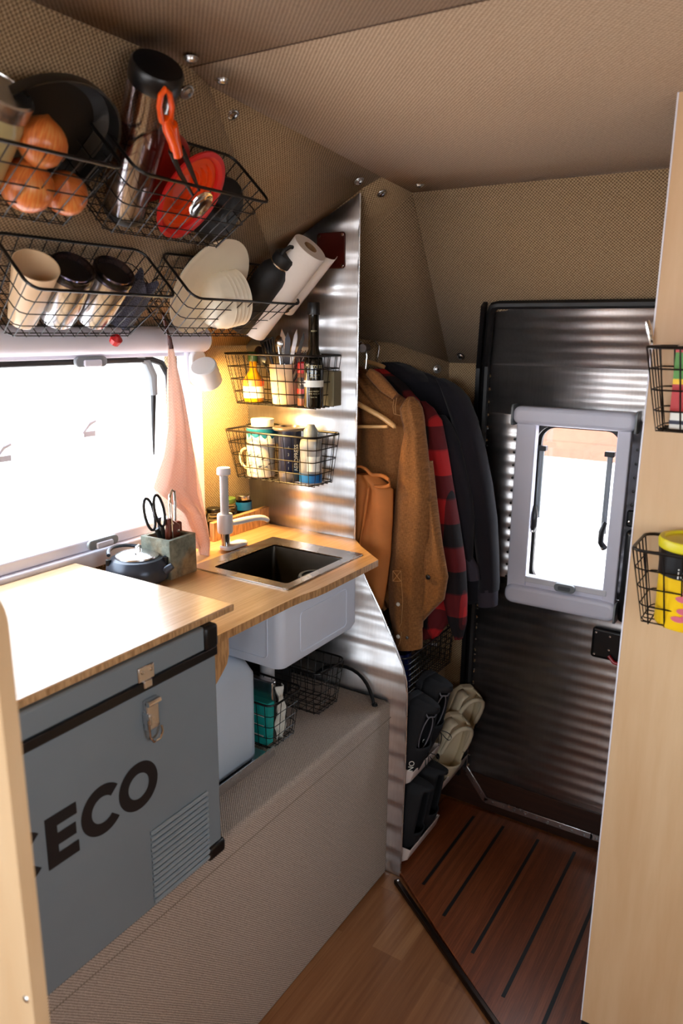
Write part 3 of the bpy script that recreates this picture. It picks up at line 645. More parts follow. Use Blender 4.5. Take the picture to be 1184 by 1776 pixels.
for e in ret['geom']:
    if isinstance(e, bmesh.types.BMVert): e.co.z = CZ1
bmq.verts.index_update(); cm.add([v.co.copy() for v in bmq.verts], [tuple(v.index for v in f.verts) for f in bmq.faces]); bmq.free()
cm.out('worktop', M['bamboo'], ct, sharp=20)
g = [(0, 0), (.052, 0), (.052, -.035), (.046, -.052), (.030, -.068), (.006, -.088), (0, -.09)]
MB().prism(g, (.924, .862, .9495), (1, 0, 0), (0, 0, 1), (0, .014, 0)).out('bracket', M['bamboo'], ct, bevel=.001)
MB().bx(.90, .93, 1.08, 1.332, CZ1, 1.0).out('rear_ledge', M['bamboo'], ct)
sp = single(MB().bx(1.392, 1.6225, 1.270, 1.285, CZ1 + .0005, 1.016), 'splashboard', M['bamboo'], 'upright bamboo strip in the counter corner in front of the glass jars', 'board', bevel=.001)
# sink
sk = thing('sink', 'square stainless steel sink set in the bamboo counter', 'sink', ((SX0 + SX1) / 2, (SY0 + SY1) / 2, .82))
bi = (SX0 + .028, 1.456, SY0 + .022, SY1 - .045)
def rect(x0, x1, y0, y1, z, r, n=5): return [Vector(((x0 + x1) / 2 + p[0], (y0 + y1) / 2 + p[1], z)) for p in rrect(x1 - x0, y1 - y0, r, n)]
L0 = rect(SX0, SX1, SY0, SY1, CZ1 + .0005, .004); L1 = rect(SX0, SX1, SY0, SY1, CZ1 + .0035, .004); L2 = rect(*bi, CZ1 + .003, .008); L3 = rect(*bi, .83, .010); 
L2b = rect(*bi, CZ1 - .001, .008); L2c = rect(bi[0] + .001, 1.452, bi[2], bi[3], .94, .010); L3 = rect(bi[0] + .001, 1.450, bi[2], bi[3], .83, .010)
def loops(mb, Ls, capend=True):
    n = len(Ls[0]); vs = [p for l in Ls for p in l]; fs = []
    for i in range(len(Ls) - 1):
        for k in range(n): j = (k + 1) % n; fs.append((i * n + k, i * n + j, (i + 1) * n + j, (i + 1) * n + k))
    if capend: fs.append(tuple((len(Ls) - 1) * n + k for k in range(n)))
    return mb.add(vs, fs)
loops(MB(), [L0, L1, L2], False).out('rim', M['steel'], sk)
bs2 = rect(bi[0] + .012, 1.450 - .012, bi[2] + .012, bi[3] - .012, .824, .012)
loops(MB(), [L2b, L2c, L3, bs2]).out('basin', M['steel_dark'], sk)
MB().lathe([(.02, 0), (.018, .002), (.008, .001), (0, .001)], T(1.36, 1.02, .8245), 20).out('drain', M['chrome'], sk)
single(MB().lathe([(.0, 0), (.040, 0), (.042, .004), (.042, .050), (.045, .053), (.046, .070), (.044, .073), (.036, .073), (.034, .070), (0, .069)], T(1.405, .962, .8255) @ Matrix.Diagonal((.92, .92, 1.45, 1)), 32), 'lidded_tub', M['kettle'], 'round dark grey lidded tub standing in the sink', 'container', sharp=30)
# white tub hung under the sink
tb = thing('sink_tub', 'white plastic tub hanging under the counter around the sink', 'tub', (1.30, 1.02, .80))
tq = MB(); loops(tq, [rect(1.150, 1.458, .874, 1.19, .9490, .02), rect(1.150, 1.458, .874, 1.19, .816, .02), rect(1.156, 1.452, .880, 1.184, .803, .02), rect(1.166, 1.442, .890, 1.174, .799, .016)])
tq.out('tub_body', M['tub'], tb)
def line_ring(name, c, w, h, r, ux, uy, rad, parent, mat):
    c, ux, uy = Vector(c), Vector(ux), Vector(uy); MB().tube([c + ux * p[0] + uy * p[1] for p in rrect(w, h, r)], rad, 5, closed=True).out(name, mat, parent)
pg = plain('tub_groove', srgb(158, 170, 190), .5)
line_ring('front_panel_rib', (1.312, .8735, .868), .185, .092, .01, (1, 0, 0), (0, 0, 1), .0011, tb, M['tub'])
line_ring('side_panel_rib', (1.1495, 1.03, .875), .24, .10, .012, (0, 1, 0), (0, 0, 1), .0011, tb, M['tub'])

# hand pump faucet
fc = thing('pump_faucet', 'white hand-pump faucet with a grey shaft beside the sink', 'faucet', (1.368, 1.195, .969))
fx, fy = 1.352, 1.196
MB().prism(rrect(.085, .036, .016), (1.378, 1.192, .9695), (1, 0, 0), (0, 1, 0), (0, 0, .010)).out('base_plate', M['white'], fc, bevel=.003)
MB().cyl((fx, fy, .979), (fx, fy, 1.012), .0115).out('lower_shaft', M['chrome'], fc)
MB().lathe([(.018, 1.012), (.0195, 1.016), (.0195, 1.056), (.018, 1.060), (0, 1.060)], T(fx, fy, 0), 28).out('pump_body', M['white'], fc)
MB().cyl((fx, fy, 1.060), (fx, fy, 1.158), .0105).out('pump_shaft', plain('pale_grey_tube', srgb(196, 198, 202), .3), fc)
MB().lathe([(.012, 1.156), (.017, 1.159), (.017, 1.171), (.0155, 1.175), (0, 1.176)], T(fx, fy, 0), 28).out('pump_knob', M['white'], fc)
MB().tube([(fx + .012, fy, 1.032), (fx + .04, fy - .018, 1.036), (fx + .075, fy - .036, 1.040), (fx + .095, fy - .048, 1.038), (fx + .106, fy - .055, 1.026)], [.0085, .0085, .008, .0075, .007], 14).out('spout', M['white'], fc, sub=1)

# kettle
kx, ky = at(236, 985, 2, .985).x - .01, 1.20
kt = thing('kettle', 'round blue-grey pot kettle with a glass lid behind the bamboo board', 'kettle', (1.075, 1.205, .967))
KM = T(1.075, 1.205, .9675)
MB().lathe([(0, 0), (.058, 0), (.066, .006), (.068, .02), (.066, .036), (.056, .050), (.046, .053)], KM, 40).out('pot_body', M['kettle'], kt)
ld = MB().lathe([(.047, .0535), (.046, .057), (.030, .061), (0, .063)], KM, 36).out('lid', M['steel_mug'], kt)
MB().tube([KM @ Vector((-.010, -.004, .062)), KM @ Vector((-.006, -.004, .074)), KM @ Vector((.010, .004, .074)), KM @ Vector((.012, .004, .062))], .0025, 8).out('lid_knob', M['chrome'], ld)
MB().tube([KM @ Vector((.060 * cos(t), .060 * sin(t), .050 + .012 * sin((t + 1.0) / 1.0 * 0 + 0) + .016 * max(0, sin(t - .3)))) for t in [radians(-60 + 210 * k / 24) for k in range(25)]], .0042, 8).out('bail_handle', M['kettle'], kt)
for a in (-60, 150): MB().lathe([(0, -.006), (.006, -.006), (.006, .006), (0, .006)], KM @ T(.061 * cos(radians(a)), .061 * sin(radians(a)), .046), 14).out('handle_lug', M['black'], kt)
p = KM @ Vector((.066 * cos(radians(-75)), .066 * sin(radians(-75)), .025))
MB().tube([p, p + Vector((.012, -.012, .012))], [.010, .007], 12).out('spout', M['kettle'], kt)

# stone holder with tools
hq = Matrix.Translation((1.150, 1.185, .967)) @ Matrix.Rotation(radians(2), 4, 'Z')
hd = thing('stone_holder', 'square mottled slate utensil holder on the counter', 'utensil holder', Mx=hq)
HW = .0425
hm_ = MB(); loops(hm_, [rect(-HW, HW, -HW, HW, 0, .001, 1), rect(-HW, HW, -HW, HW, .088, .001, 1), rect(-HW + .009, HW - .009, -HW + .009, HW - .009, .088, .001, 1), rect(-HW + .009, HW - .009, -HW + .009, HW - .009, .012, .001, 1)]); hm_.add(rect(-HW, HW, -HW, HW, 0, .001, 1), [tuple(range(8))])
hm_.out('box', M['stone'], hd, world=False)
sc_ = thing('scissors', 'black-handled kitchen scissors standing in the slate holder', 'scissors', Mx=hq @ T(-.022, .004, .014))
for s_, dx, dy in ((-1, -.020, .004), (1, .004, -.002)):
    pts = []
    for k in range(17):
        t = 2 * pi * k / 16; a = Matrix.Rotation(radians(-14), 4, 'Y') @ Vector((.0135 * cos(t), 0, .038 * sin(t))); pts.append(Vector((dx - .004, dy, .128 if s_ < 0 else .132)) + a)
    hdl = MB().tube(pts[:-1], .0032, 8, closed=True).out('finger_loop', M['black'], sc_, world=False)
MB().tube([(-.006, .004, .092), (.004, .003, .07), (.010, 0, .002)], [.005, .006, .003], 8).tube([(.006, -.002, .095), (.008, 0, .07), (.012, .003, .002)], [.005, .006, .003], 8).out('shanks', M['black'], sc_, world=False)
kn = thing('knife', 'knife in a brown leather sheath standing in the slate holder', 'knife', Mx=hq @ T(.012, .0, .014))
MB().prism([(-.016, 0), (.016, 0), (.019, .055), (.019, .092), (.010, .097), (-.010, .112), (-.017, .108), (-.019, .06)], (0, .004, 0), (1, 0, 0), (0, 0, 1), (0, -.012, 0)).out('sheath', M['leather_brown'], kn, world=False, bevel=.003)
MB().prism(rrect(.016, .03, .006), (.022, .008, .082), (1, 0, 0), (0, 0, 1), (0, -.012, 0)).out('snap_strap', M['leather_brown'], kn, world=False, bevel=.003)
for x_, z_ in ((-.006, .098), (.012, .078), (-.008, .06)): MB().lathe([(.004, 0), (.003, .002), (0, .0025)], T(x_, -.008, z_) @ Matrix.Rotation(pi / 2, 4, 'X'), 12).out('rivet', M['chrome'], kn, world=False)
MB().tube([(.0, 0, .10), (-.003, 0, .135), (-.002, 0, .160), (.006, 0, .172), (.013, 0, .168), (.014, 0, .145), (.012, 0, .10)], .003, 8).out('handle', M['chrome'], kn, world=False)
hk = single(MB().tube([(0, 0, .0), (.001, 0, .13), (.001, 0, .148), (-.008, -.004, .150)], .0014, 6), 'metal_skewer', M['chrome'], 'thin metal skewer with a hooked end in the slate holder', 'skewer', Mx=hq @ T(-.002, -.014, .014))
pb = single(MB().tube([(0, 0, 0), (-.004, 0, .10), (-.005, .0, .112)], [.004, .004, .007], 8), 'blue_tipped_brush', M['kettle'], 'thin blue-grey tool leaning behind the scissors', 'tool', Mx=hq @ T(.0, .022, .014))

# jars in the corner niche
def jar(name, x, y, r, h, cap, capm, label, z=CZ1 + .0005, labm=None):
    t = thing(name, label, 'jar', (x, y, z)); Mx = T(x, y, z)
    MB().lathe([(0, .001), (r * .9, .001), (r, .005), (r, h * .74), (r * .82, h * .84), (r * .82, h * .9)], Mx, 26).out('jar_glass', M['clear'], t)
    MB().lathe([(0, .003), (r * .86, .003), (r * .93, .006), (r * .93, h * .45), (0, h * .46)], Mx, 20).out('contents', plain('beige_grains', srgb(170, 140, 96), .8), t)
    MB().lathe([(r * .86, h * .86), (r * .88, h * .87), (r * .88, h * .99), (r * .84, h), (0, h)], Mx, 26).out('lid', M[capm], t)
    if labm: MB().lathe([(r * 1.01, h * .55), (r * 1.01, h * .8)], Mx, 26).out('label', M[labm], t)
jar('glass_jar', 1.498, 1.312, .024, .092, .9, 'green', 'glass jar with a green metal lid in the counter corner')
jar('glass_jar', 1.560, 1.312, .024, .090, .9, 'steel', 'glass jar with a blue paper band beside the green-lidded jar', labm='blue')
jar('glass_jar', 1.440, 1.312, .022, .075, .9, 'black', 'small dark-lidded jar behind the faucet')

# ------------------------------------------------------------------ reading lamp
lmx = thing('wall_lamp', 'small white swivel spotlight, lit, at the window corner', 'lamp', (1.378, 1.302, 1.41))
MB().prism(rrect(.05, .088, .024), (1.380, 1.302, 1.408), (1, 0, 0), (0, 0, 1), (0, -.014, 0)).out('wall_mount', M['lamp_body'], lmx, bevel=.003)
ctop = at(352, 634, 1, 1.235); ldir = Vector((.60, .22, -.72)).normalized()
lq = ldir.to_track_quat('Z', 'Y').to_matrix().to_4x4(); LM = Matrix.Translation(ctop) @ lq
MB().tube([(1.380, 1.290, 1.412), ctop + ldir * .02 + Vector((0, .02, 0))], .009, 12).out('neck', M['lamp_body'], lmx)
MB().lathe([(0, 0), (.029, 0), (.0315, .0025), (.0315, .054), (.0295, .054), (.0295, .048), (0, .046)], LM, 40).out('lamp_head', M['lamp_body'], lmx)
MB().lathe([(0, .0465), (.024, .0468), (.027, .049)], LM, 30).out('bulb', M['bulb'], lmx)
ll = bpy.data.lights.new('lamp_light', 'SPOT'); ll.energy = 15; ll.color = (1, .62, .20); ll.spot_size = radians(150); ll.spot_blend = .6; ll.shadow_soft_size = .024
lo = bpy.data.objects.new('lamp_light', ll); COL.objects.link(lo); lo.matrix_world = Matrix.Translation(ctop + ldir * .058) @ (-ldir).to_track_quat('Z', 'Y').to_matrix().to_4x4()

# ------------------------------------------------------------------ wire baskets
BL, BD, BH, TP = .318, .125, .128, .022
def basket_parts(root, L=BL, D=BD, H=BH, tp=TP, nx=11, ny=5, nz=4, rw=.0027, ww=.0013):
    rim = [Vector((p[0], p[1] + D / 2, H)) for p in rrect(L, D, .022, 4)]
    MB().tube(rim, rw, 8, closed=True).out('rim', M['wire'], root, world=False)
    mb = MB(); l2 = L / 2; b2 = l2 - tp
    for i in range(nx):
        f = (i + .5) / nx * 2 - 1; xt = f * (l2 - .008); xb = f * b2
        mb.tube([(xt, .001, H), (xb, .004, .001), (xb, D - tp, .001), (xt, D, H)], ww, 4)
    for j in range(ny):
        f = (j + .5) / ny; yt = f * D; yb = .004 + f * (D - tp - .004)
        mb.tube([(-l2, yt, H), (-b2, yb, 0), (b2, yb, 0), (l2, yt, H)], ww, 4)
    for k in range(1, nz + 1):
        z = H * (1 - k / nz) if k < nz else .004; t = z / H; lx = (b2 + (l2 - b2) * t); y0 = .004 * (1 - t); y1 = D - tp * (1 - t)
        mb.tube([Vector((p[0], p[1] + (y0 + y1) / 2, z)) for p in rrect(2 * lx, y1 - y0, .016, 2)], ww, 4, closed=True)
    mb.out('wire_mesh', M['wire'], root, world=False, sharp=80)
def slope_frame(xc, y, z): return frame(Vector((xc, y, z)) + Vector((0, -S2, -S2)) * .005, (-1, 0, 0), (0, -S2, -S2), (0, -S2, S2))
def part_frame(yc, z, x=XP - .008): return frame((x, yc, z), (0, 1, 0), (-1, 0, 0), (0, 0, 1))
MF = {1: slope_frame(.658, 1.075, 1.725), 2: slope_frame(1.000, 1.075, 1.725), 3: slope_frame(.920, 1.24, 1.56), 4: slope_frame(1.305, 1.24, 1.56),
      5: part_frame(1.168, 1.312), 6: part_frame(1.172, 1.115), 7: part_frame(.075, 1.352, RPX - .003), 8: part_frame(.065, 1.035, RPX - .003)}
bl = {1: 'black wire basket of onions at the upper left', 2: 'black wire basket holding the red colander and clear jar',
      3: 'black wire basket of cups above the window', 4: 'black wire basket holding white plates and paper towels',
      5: 'black wire basket holding the utensils and dark oil bottle', 6: 'lower black wire basket on the corrugated metal, holding mugs',
      7: 'upper black wire basket on the right plywood panel', 8: 'lower black wire basket on the right plywood panel, under a yellow-lidded can'}
bg_ = 'black wire storage baskets'
b1 = thing('wire_basket', bl[1], 'basket', Mx=MF[1], group=bg_); basket_parts(b1)
for k in range(2, 9): copy_tree(b1, MF[k] @ (Matrix.Diagonal((1.14, 1, 1, 1)) if k == 4 else Matrix.Diagonal((.92, 1, 1, 1)) if k in (5, 6) else Matrix.Identity(4)), bl[k])
# ---- things standing in basket frames; local +x is image left, y outward, z up the wall
def L(k, x, y, z=.004): return MF[k] @ T(x, y, z)
def RX(a): return Matrix.Rotation(radians(a), 4, 'X')
def RY(a): return Matrix.Rotation(radians(a), 4, 'Y')
def RZ(a): return Matrix.Rotation(radians(a), 4, 'Z')
# basket 1: jar, onions, pan
j1 = thing('storage_jar', 'tall glass jar with a wide metal lid at the left edge of the photo', 'jar', Mx=L(1, .010, .055, -.004) @ Matrix.Scale(.92, 4))
MB().lathe([(0, 0), (.042, 0), (.044, .005), (.044, .135), (.038, .150), (.038, .155)], n=32).out('jar_glass', plain('milky_yellow_jar', srgb(214, 196, 140), .25, Transmission_Weight=.3), j1, world=False)
MB().lathe([(.042, .148), (.044, .150), (.044, .172), (.041, .175), (.040, .173), (0, .173)], n=32).out('lid', M['steel'], j1, world=False)
ons = [(-.050, .082, .112, .036, 'orange-brown onion resting on top of the other two'), (-.055, .084, .044, .040, 'big onion at the bottom, below the jar lid'), (-.122, .082, .042, .034, 'greenish-topped onion at the right end of its basket')]
for k, (x, y, z, r, lab) in enumerate(ons):
    pf = [(0, -r * .92), (r * .3, -r * .88), (r * .8, -r * .55), (r * 1.02, 0), (r * .85, r * .5), (r * .5, r * .80), (r * .2, r * .93), (r * .10, r * .98), (r * .05, r * 1.03), (0, r * 1.04)]
    single(MB().lathe(pf, n=28), 'onion', M['onion'], lab, 'onion', Mx=L(1, x, y, z) @ RX(30 - 25 * k) @ RY(20 * k - 10), group='onions in the basket', sub=1, sharp=180)
pn = thing('frying_pan', 'black iron pan standing behind the onions', 'pan', Mx=L(1, -.088, .024, .100) @ RX(-97) @ Matrix.Scale(1.06, 4))
MB().lathe([(0, 0), (.075, 0), (.092, .012), (.098, .03), (.101, .031), (.096, .012), (.078, -.005), (0, -.005)], n=48).out('pan_bowl', M['iron'], pn, world=False)
MB().tube([(.095, 0, .02), (.15, .02, .03), (.20, .03, .03)], [.010, .008, .009], 10).out('handle', M['iron'], pn, world=False)
# basket 2
bj = thing('blender_jar', 'tall clear blender cup with a black lid and steel base', 'jar', Mx=L(2, .066, .052) @ RY(18) @ Matrix.Scale(.96, 4))
MB().lathe([(0, 0), (.034, 0), (.036, .004), (.036, .012), (0, .013)], n=32).out('base_ring', M['black'], bj, world=False)
MB().lathe([(0, .014), (.030, .014), (.031, .075), (.030, .078), (0, .078)], n=32).out('steel_cup', M['steel_mug'], bj, world=False)
MB().lathe([(.036, .013), (.037, .05), (.040, .245), (.038, .245), (.0352, .05), (.034, .015)], n=32).out('clear_wall', M['clear_thin'], bj, world=False)
MB().lathe([(0, .243), (.039, .243), (.0405, .247), (.0405, .268), (.037, .273), (.020, .275), (0, .275)], n=32).out('lid', M['black'], bj, world=False)
def dish(prof, name, mat, label, cat, Mx, sy=1., **k): return single(MB().lathe(prof, n=48, sy=sy), name, mat, label, cat, Mx=Mx, **k)
cl_ = thing('collapsible_colander', 'red and orange oval silicone colander in the upper basket', 'colander', Mx=L(2, -.020, .076, .080) @ RY(-8) @ RX(-82))
MB().lathe([(.060, .0), (.064, .002), (.064, .006), (.058, .007), (.053, .002), (.052, -.006)], n=48, sy=1.28).out('rim', M['red_silicone'], cl_, world=False)
MB().lathe([(.052, -.004), (.045, -.002), (.044, -.010), (.037, -.008), (.036, -.016), (.029, -.014), (.028, -.021), (.020, -.019), (.019, -.024), (0, -.024)], n=48, sy=1.28).out('folded_bowl', M['orange_silicone'], cl_, world=False)
dish([(0, 0), (.055, 0), (.066, .006), (.068, .012), (.064, .009), (.054, .004), (0, .004)], 'red_plate', plain('deep_red_plate', srgb(150, 24, 14), .35), 'deep red plate standing behind the silicone colander', 'plate', L(2, .035, .022, .088) @ RX(-88))
dish([(0, 0), (.056, 0), (.060, .003), (.060, .008), (.050, .012), (.012, .014), (.010, .022), (0, .023)], 'pot_lid', M['iron'], 'round black pot lid at the right end of the colander basket', 'lid', L(2, -.118, .060, .055) @ RY(10) @ RX(-75))
an, ac = (0, 1, 1), 2.8 - sqrt(2) * .128
hp = [atp(u, v, an, ac) for u, v in ((285, 158), (291, 185), (297, 215), (302, 245), (307, 268))]
ow = Vector((0, -S2, -S2))
tg = thing('tongs', 'orange-handled tongs with black legs hooked over the basket', 'tongs', hp[-1])
loop_ = [atp(u, v, an, ac) for u, v in ((279, 165), (276, 185), (280, 210), (290, 218), (296, 208), (298, 185), (294, 163), (286, 155))]
MB().tube(loop_, .0042, 10, closed=True).tube([hp[2], hp[3], hp[4], atp(305, 262, an, ac)], [.009, .0095, .009, .007], 12).tube([atp(287, 205, an, ac), atp(293, 222, an, ac), hp[3]], [.006, .010, .0095], 12).out('handle', M['orange'], tg)
e1, e2 = atp(334, 338, an, ac), atp(345, 330, an, ac)
MB().tube([atp(296, 262, an, ac), atp(312, 300, an, ac), e1], [.0045, .0042, .0025], 8).out('leg', M['black'], tg)
MB().tube([atp(314, 256, an, ac), atp(329, 290, an, ac), e2], [.0045, .0042, .0025], 8).out('leg', M['black'], tg)
hc = atp(345, 350, an, ac - .004)
MB().lathe([(0, 0), (.016, .001), (.021, .006), (.020, .008), (.014, .004), (0, .003)], Matrix.Translation(hc) @ ow.to_track_quat('Z', 'Y').to_matrix().to_4x4(), 24, sy=1.2).out('head', M['chrome'], tg)
# basket 3
dish([(0, 0), (.023, 0), (.0245, .003), (.0365, .118), (.0375, .124), (.0355, .124), (.0235, .006), (0, .005)], 'tall_cup', M['cream_cup'], 'tall empty cream cup at the left end of the cup basket', 'cup', L(3, .088, .066) @ RY(12))
def tumbler(x, y, lab, a=0):
    t = thing('travel_tumbler', lab, 'tumbler', Mx=L(3, x, y) @ RY(a), group='steel tumblers in the basket')
    MB().lathe([(0, 0), (.026, 0), (.030, .004), (.036, .05), (.037, .104), (.035, .110), (.033, .106)], n=36).out('tumbler_body', M['steel_mug'], t, world=False)
    MB().lathe([(.036, .106), (.039, .107), (.039, .121), (.036, .124), (.033, .122), (.031, .113), (0, .112)], n=36).out('lid', M['smoke'], t, world=False)
    MB().lathe([(0, .1135), (.029, .1135), (.029, .1145), (0, .1145)], n=30).out('lid_insert', M['black'], t, world=False)
    return t
tumbler(.018, .062, 'steel tumbler with a smoky lid next to the cream cup', 10)
tumbler(-.060, .062, 'steel tumbler with a smoky lid beside the grey cloth', 4)
ck = MB(); 
def clothf(u, v):
    a = 2 * pi * u; r = 1 + .10 * sin(5 * a + 3 * v) + .05 * sin(11 * a); return Vector((.026 * r * cos(a) * (1 - .15 * v), .022 * r * sin(a), .105 * v + .012 * sin(3 * a) * v))
ck.grid(clothf, 48, 14, cu=True); ck.grid(lambda u, v: clothf(u, 1) * (1 - v) + Vector((0, 0, .095)) * v, 48, 4, cu=True)
single(ck, 'folded_cloth', M['grey_cloth'], 'folded grey knitted cloth at the right end of the cup basket', 'cloth', Mx=L(3, -.130, .066))
single(MB().tube([(0, 0, 0), (0, .0, .012), (.002, 0, .020)], [.010, .012, .004], 10), 'red_tag', M['red'], 'small red tag under the cup basket', 'tag', Mx=L(3, -.098, .105, -.014))
# basket 4
dish([(0, 0), (.060, 0), (.092, .010), (.112, .017), (.113, .020), (.110, .020), (.090, .013), (.060, .004), (0, .004)], 'dinner_plate', M['cream'], 'large off-white dinner plate leaning in the plate basket', 'plate', L(4, .060, .040, .096) @ RZ(4) @ RX(-78))
for k in range(5):
    dish([(0, 0), (.026, 0), (.040, .006), (.048, .018), (.0505, .034), (.0515, .036), (.049, .036), (.046, .019), (.037, .009), (.024, .004), (0, .004)], 'bowl', M['cream'], ['off-white bowl at the front of the nested stack', 'off-white bowl second in the nested stack', 'off-white bowl in the middle of the nested stack', 'off-white bowl fourth in the nested stack', 'off-white bowl at the back of the nested stack, by the plate'][4 - k], 'bowl', L(4, .058 - .0105 * (4 - k), .066, .062 + .003 * (4 - k)) @ Vector((-.85, .06, .30)).to_track_quat('Z', 'X').to_matrix().to_4x4() @ Matrix.Scale(1.2, 4), group='nested bowls in the basket')
bt = thing('water_bottle', 'matte black insulated bottle beside the paper towels', 'bottle', Mx=L(4, -.098, .066))
MB().lathe([(0, 0), (.034, 0), (.036, .004), (.036, .150), (.033, .166), (.0255, .178), (.0225, .182)], n=36).out('flask', M['black_matte'], bt, world=False)
MB().lathe([(.0235, .182), (.0245, .1825), (.0245, .185), (.0235, .186)], n=36).out('steel_ring', M['chrome'], bt, world=False)
cp_ = MB().lathe([(0, .186), (.024, .186), (.025, .189), (.025, .205), (.022, .210), (0, .211)], n=32).out('cap', M['black_matte'], bt, world=False)
MB().tube([(-.018, 0, .205), (-.019, 0, .222), (-.010, 0, .232), (.010, 0, .232), (.019, 0, .222), (.018, 0, .205)], .0045, 8).out('carry_loop', M['black_matte'], cp_, world=False)
pt = thing('paper_towel_roll', 'white paper towel roll leaning against the corrugated metal', 'paper towel roll', Mx=L(4, -.138, .078))
MB().lathe([(.016, 0), (.041, 0), (.042, .002), (.042, .246), (.041, .248), (.016, .248)], n=44).out('paper', M['paper'], pt, world=False, sharp=40)
MB().lathe([(.016, .0), (.016, .249), (.0145, .249), (.0145, .0)], n=28).out('core', M['card'], pt, world=False)
MB().grid(lambda u, v: Vector((-.034 - .046 * u, .026 - .004 * u + .010 * sin(u * 3) , .247 * (.3 + .7 * v) + .006 * u)), 10, 12).out('loose_sheet', M['paper'], pt, world=False, solid=.0008)
# basket 5: bottles and utensils
ob5 = thing('oil_bottle', 'squat yellow oil bottle with a green cap and white label', 'bottle', Mx=L(5, .096, .060))
MB().lathe([(0, 0), (.025, 0), (.027, .004), (.027, .052), (.022, .064), (.011, .080), (.010, .105)], n=30).out('bottle_glass', M['oil'], ob5, world=False)
MB().lathe([(.0275, .010), (.0275, .046)], n=30).out('label', M['label_white'], ob5, world=False); MB().lathe([(.0278, .040), (.0278, .054), (.0265, .058)], n=30).out('label_band', M['label_orange'], ob5, world=False)
MB().lathe([(0, .104), (.013, .104), (.0135, .107), (.0135, .124), (.011, .127), (0, .127)], n=24).out('cap', M['green_dark'], ob5, world=False)
cr = thing('utensil_cup', 'plain cream cup crammed with cutlery in the upper metal-wall basket', 'cup', Mx=L(5, -.006, .058))
MB().lathe([(0, 0), (.032, 0), (.034, .003), (.040, .100), (.0385, .100), (.032, .006), (0, .005)], n=36).out('cup_wall', M['cream_cup'], cr, world=False)
def blade(mb, M_, w, l, th=.0012): return mb.add([M_ @ Vector(p) for p in ((-w / 2, 0, 0), (w / 2, 0, 0), (w / 2, 0, l * .8), (w * .1, 0, l), (-w / 2, 0, l * .75), (-w / 2, th, 0), (w / 2, th, 0), (w / 2, th, l * .8), (w * .1, th, l), (-w / 2, th, l * .75))], [(0, 1, 2, 3, 4), (9, 8, 7, 6, 5), (0, 1, 6, 5), (1, 2, 7, 6), (2, 3, 8, 7), (3, 4, 9, 8), (4, 0, 5, 9)])
for k, (x, y, a, l, w, mat, lab) in enumerate(((.004, -.006, 4, .088, .016, 'steel_mug', 'wide shiny table knife, leftmost blade in the utensil cup'), (-.006, .004, -5, .080, .017, 'kettle', 'grey-bladed knife in the middle of the utensil cup'), (-.014, .002, -14, .090, .012, 'steel_mug', 'slim shiny knife leaning right in the utensil cup'), (-.022, -.004, -20, .085, .010, 'black', 'black-bladed knife leaning furthest right in the utensil cup'))):
    q = L(5, -.006 + x, .058 + y, .082) @ RY(a); t = thing('table_knife', lab, 'knife', Mx=q)
    MB().tube([(0, 0, -.04), (0, 0, .022)], .004, 8).out('handle', M[mat], t, world=False); blade(MB(), T(0, 0, .022), w, l).out('blade', M[mat], t, world=False)
def spoon(name, x, y, a, l, mat, lab, slots=False, w=.020):
    q = L(5, -.006 + x, .058 + y, .060) @ RY(a); t = thing(name, lab, 'spoon' if not slots else 'spatula', Mx=q)
    MB().tube([(0, 0, -.025), (0, 0, l)], .003, 8).out('handle', M[mat], t, world=False)
    if not slots: MB().lathe([(0, -.004), (w * .6, -.002), (w, .004), (w * .9, .004), (w * .5, .0), (0, -.001)], T(0, 0, l + w * .9) @ Matrix.Rotation(radians(100), 4, 'X'), 24, sy=1.35).out('bowl', M[mat], t, world=False)
    else:
        h = MB()
        for i in range(5): h.tube([(-.016 + .008 * i, 0, l + .004), (-.020 + .010 * i, 0, l + .042)], .0022, 6)
        h.tube([(-.017, 0, l + .004), (.017, 0, l + .004)], .0025, 6).tube([(-.021, 0, l + .042), (.021, 0, l + .042)], .0025, 6); h.out('slotted_head', M[mat], t, world=False)
spoon('serving_spoon', .038, -.004, 38, .062, 'black', 'glossy black spoon leaning left out of the utensil cup')
spoon('serving_spoon', .020, .004, 24, .075, 'black', 'glossy black ladle-like spoon behind the slotted spatula', w=.018)
spoon('slotted_spatula', .014, .014, 18, .066, 'black', 'black slotted spatula in the utensil cup', True)
spoon('steel_spoon', .008, .0, 8, .088, 'steel_mug', 'steel spoon at the back of the utensil cup', w=.013)
def fork(x, y, a, mat, lab):
    q = L(5, -.006 + x, .058 + y, .05) @ RY(a); t = thing('fork', lab, 'fork', Mx=q)
    MB().tube([(0, 0, -.03), (0, 0, .062)], .0028, 8).out('handle', M[mat], t, world=False); h = MB().tube([(-.008, 0, .070), (0, 0, .06), (.008, 0, .070)], .0022, 6)
    for i in range(4): h.tube([(-.008 + .0053 * i, 0, .068), (-.008 + .0053 * i, .002, .100)], .0013, 5)
    h.out('tines', M[mat], t, world=False)
fork(-.026, .010, -32, 'black', 'black fork leaning right out of the utensil cup')
fork(-.020, .014, -24, 'leather', 'dark red fork handle leaning right in the utensil cup')
sb = thing('spice_shaker', 'red-capped spice shaker between the cutlery cup and dark bottle', 'shaker', Mx=L(5, -.074, .068))
MB().lathe([(0, 0), (.017, 0), (.018, .003), (.018, .078), (.016, .082)], n=28).out('shaker_body', plain('spice_mix', srgb(150, 88, 60), .3, var=.4), sb, world=False)
MB().lathe([(.0185, .018), (.0185, .070)], n=28).out('label', plain('dark_label', srgb(44, 26, 26), .5), sb, world=False); MB().lathe([(.0187, .030), (.0187, .042)], n=28).out('label_band', M['red'], sb, world=False)
MB().lathe([(0, .080), (.0175, .080), (.0185, .083), (.0175, .104), (.014, .108), (0, .108)], n=28).out('cap', M['red'], sb, world=False)
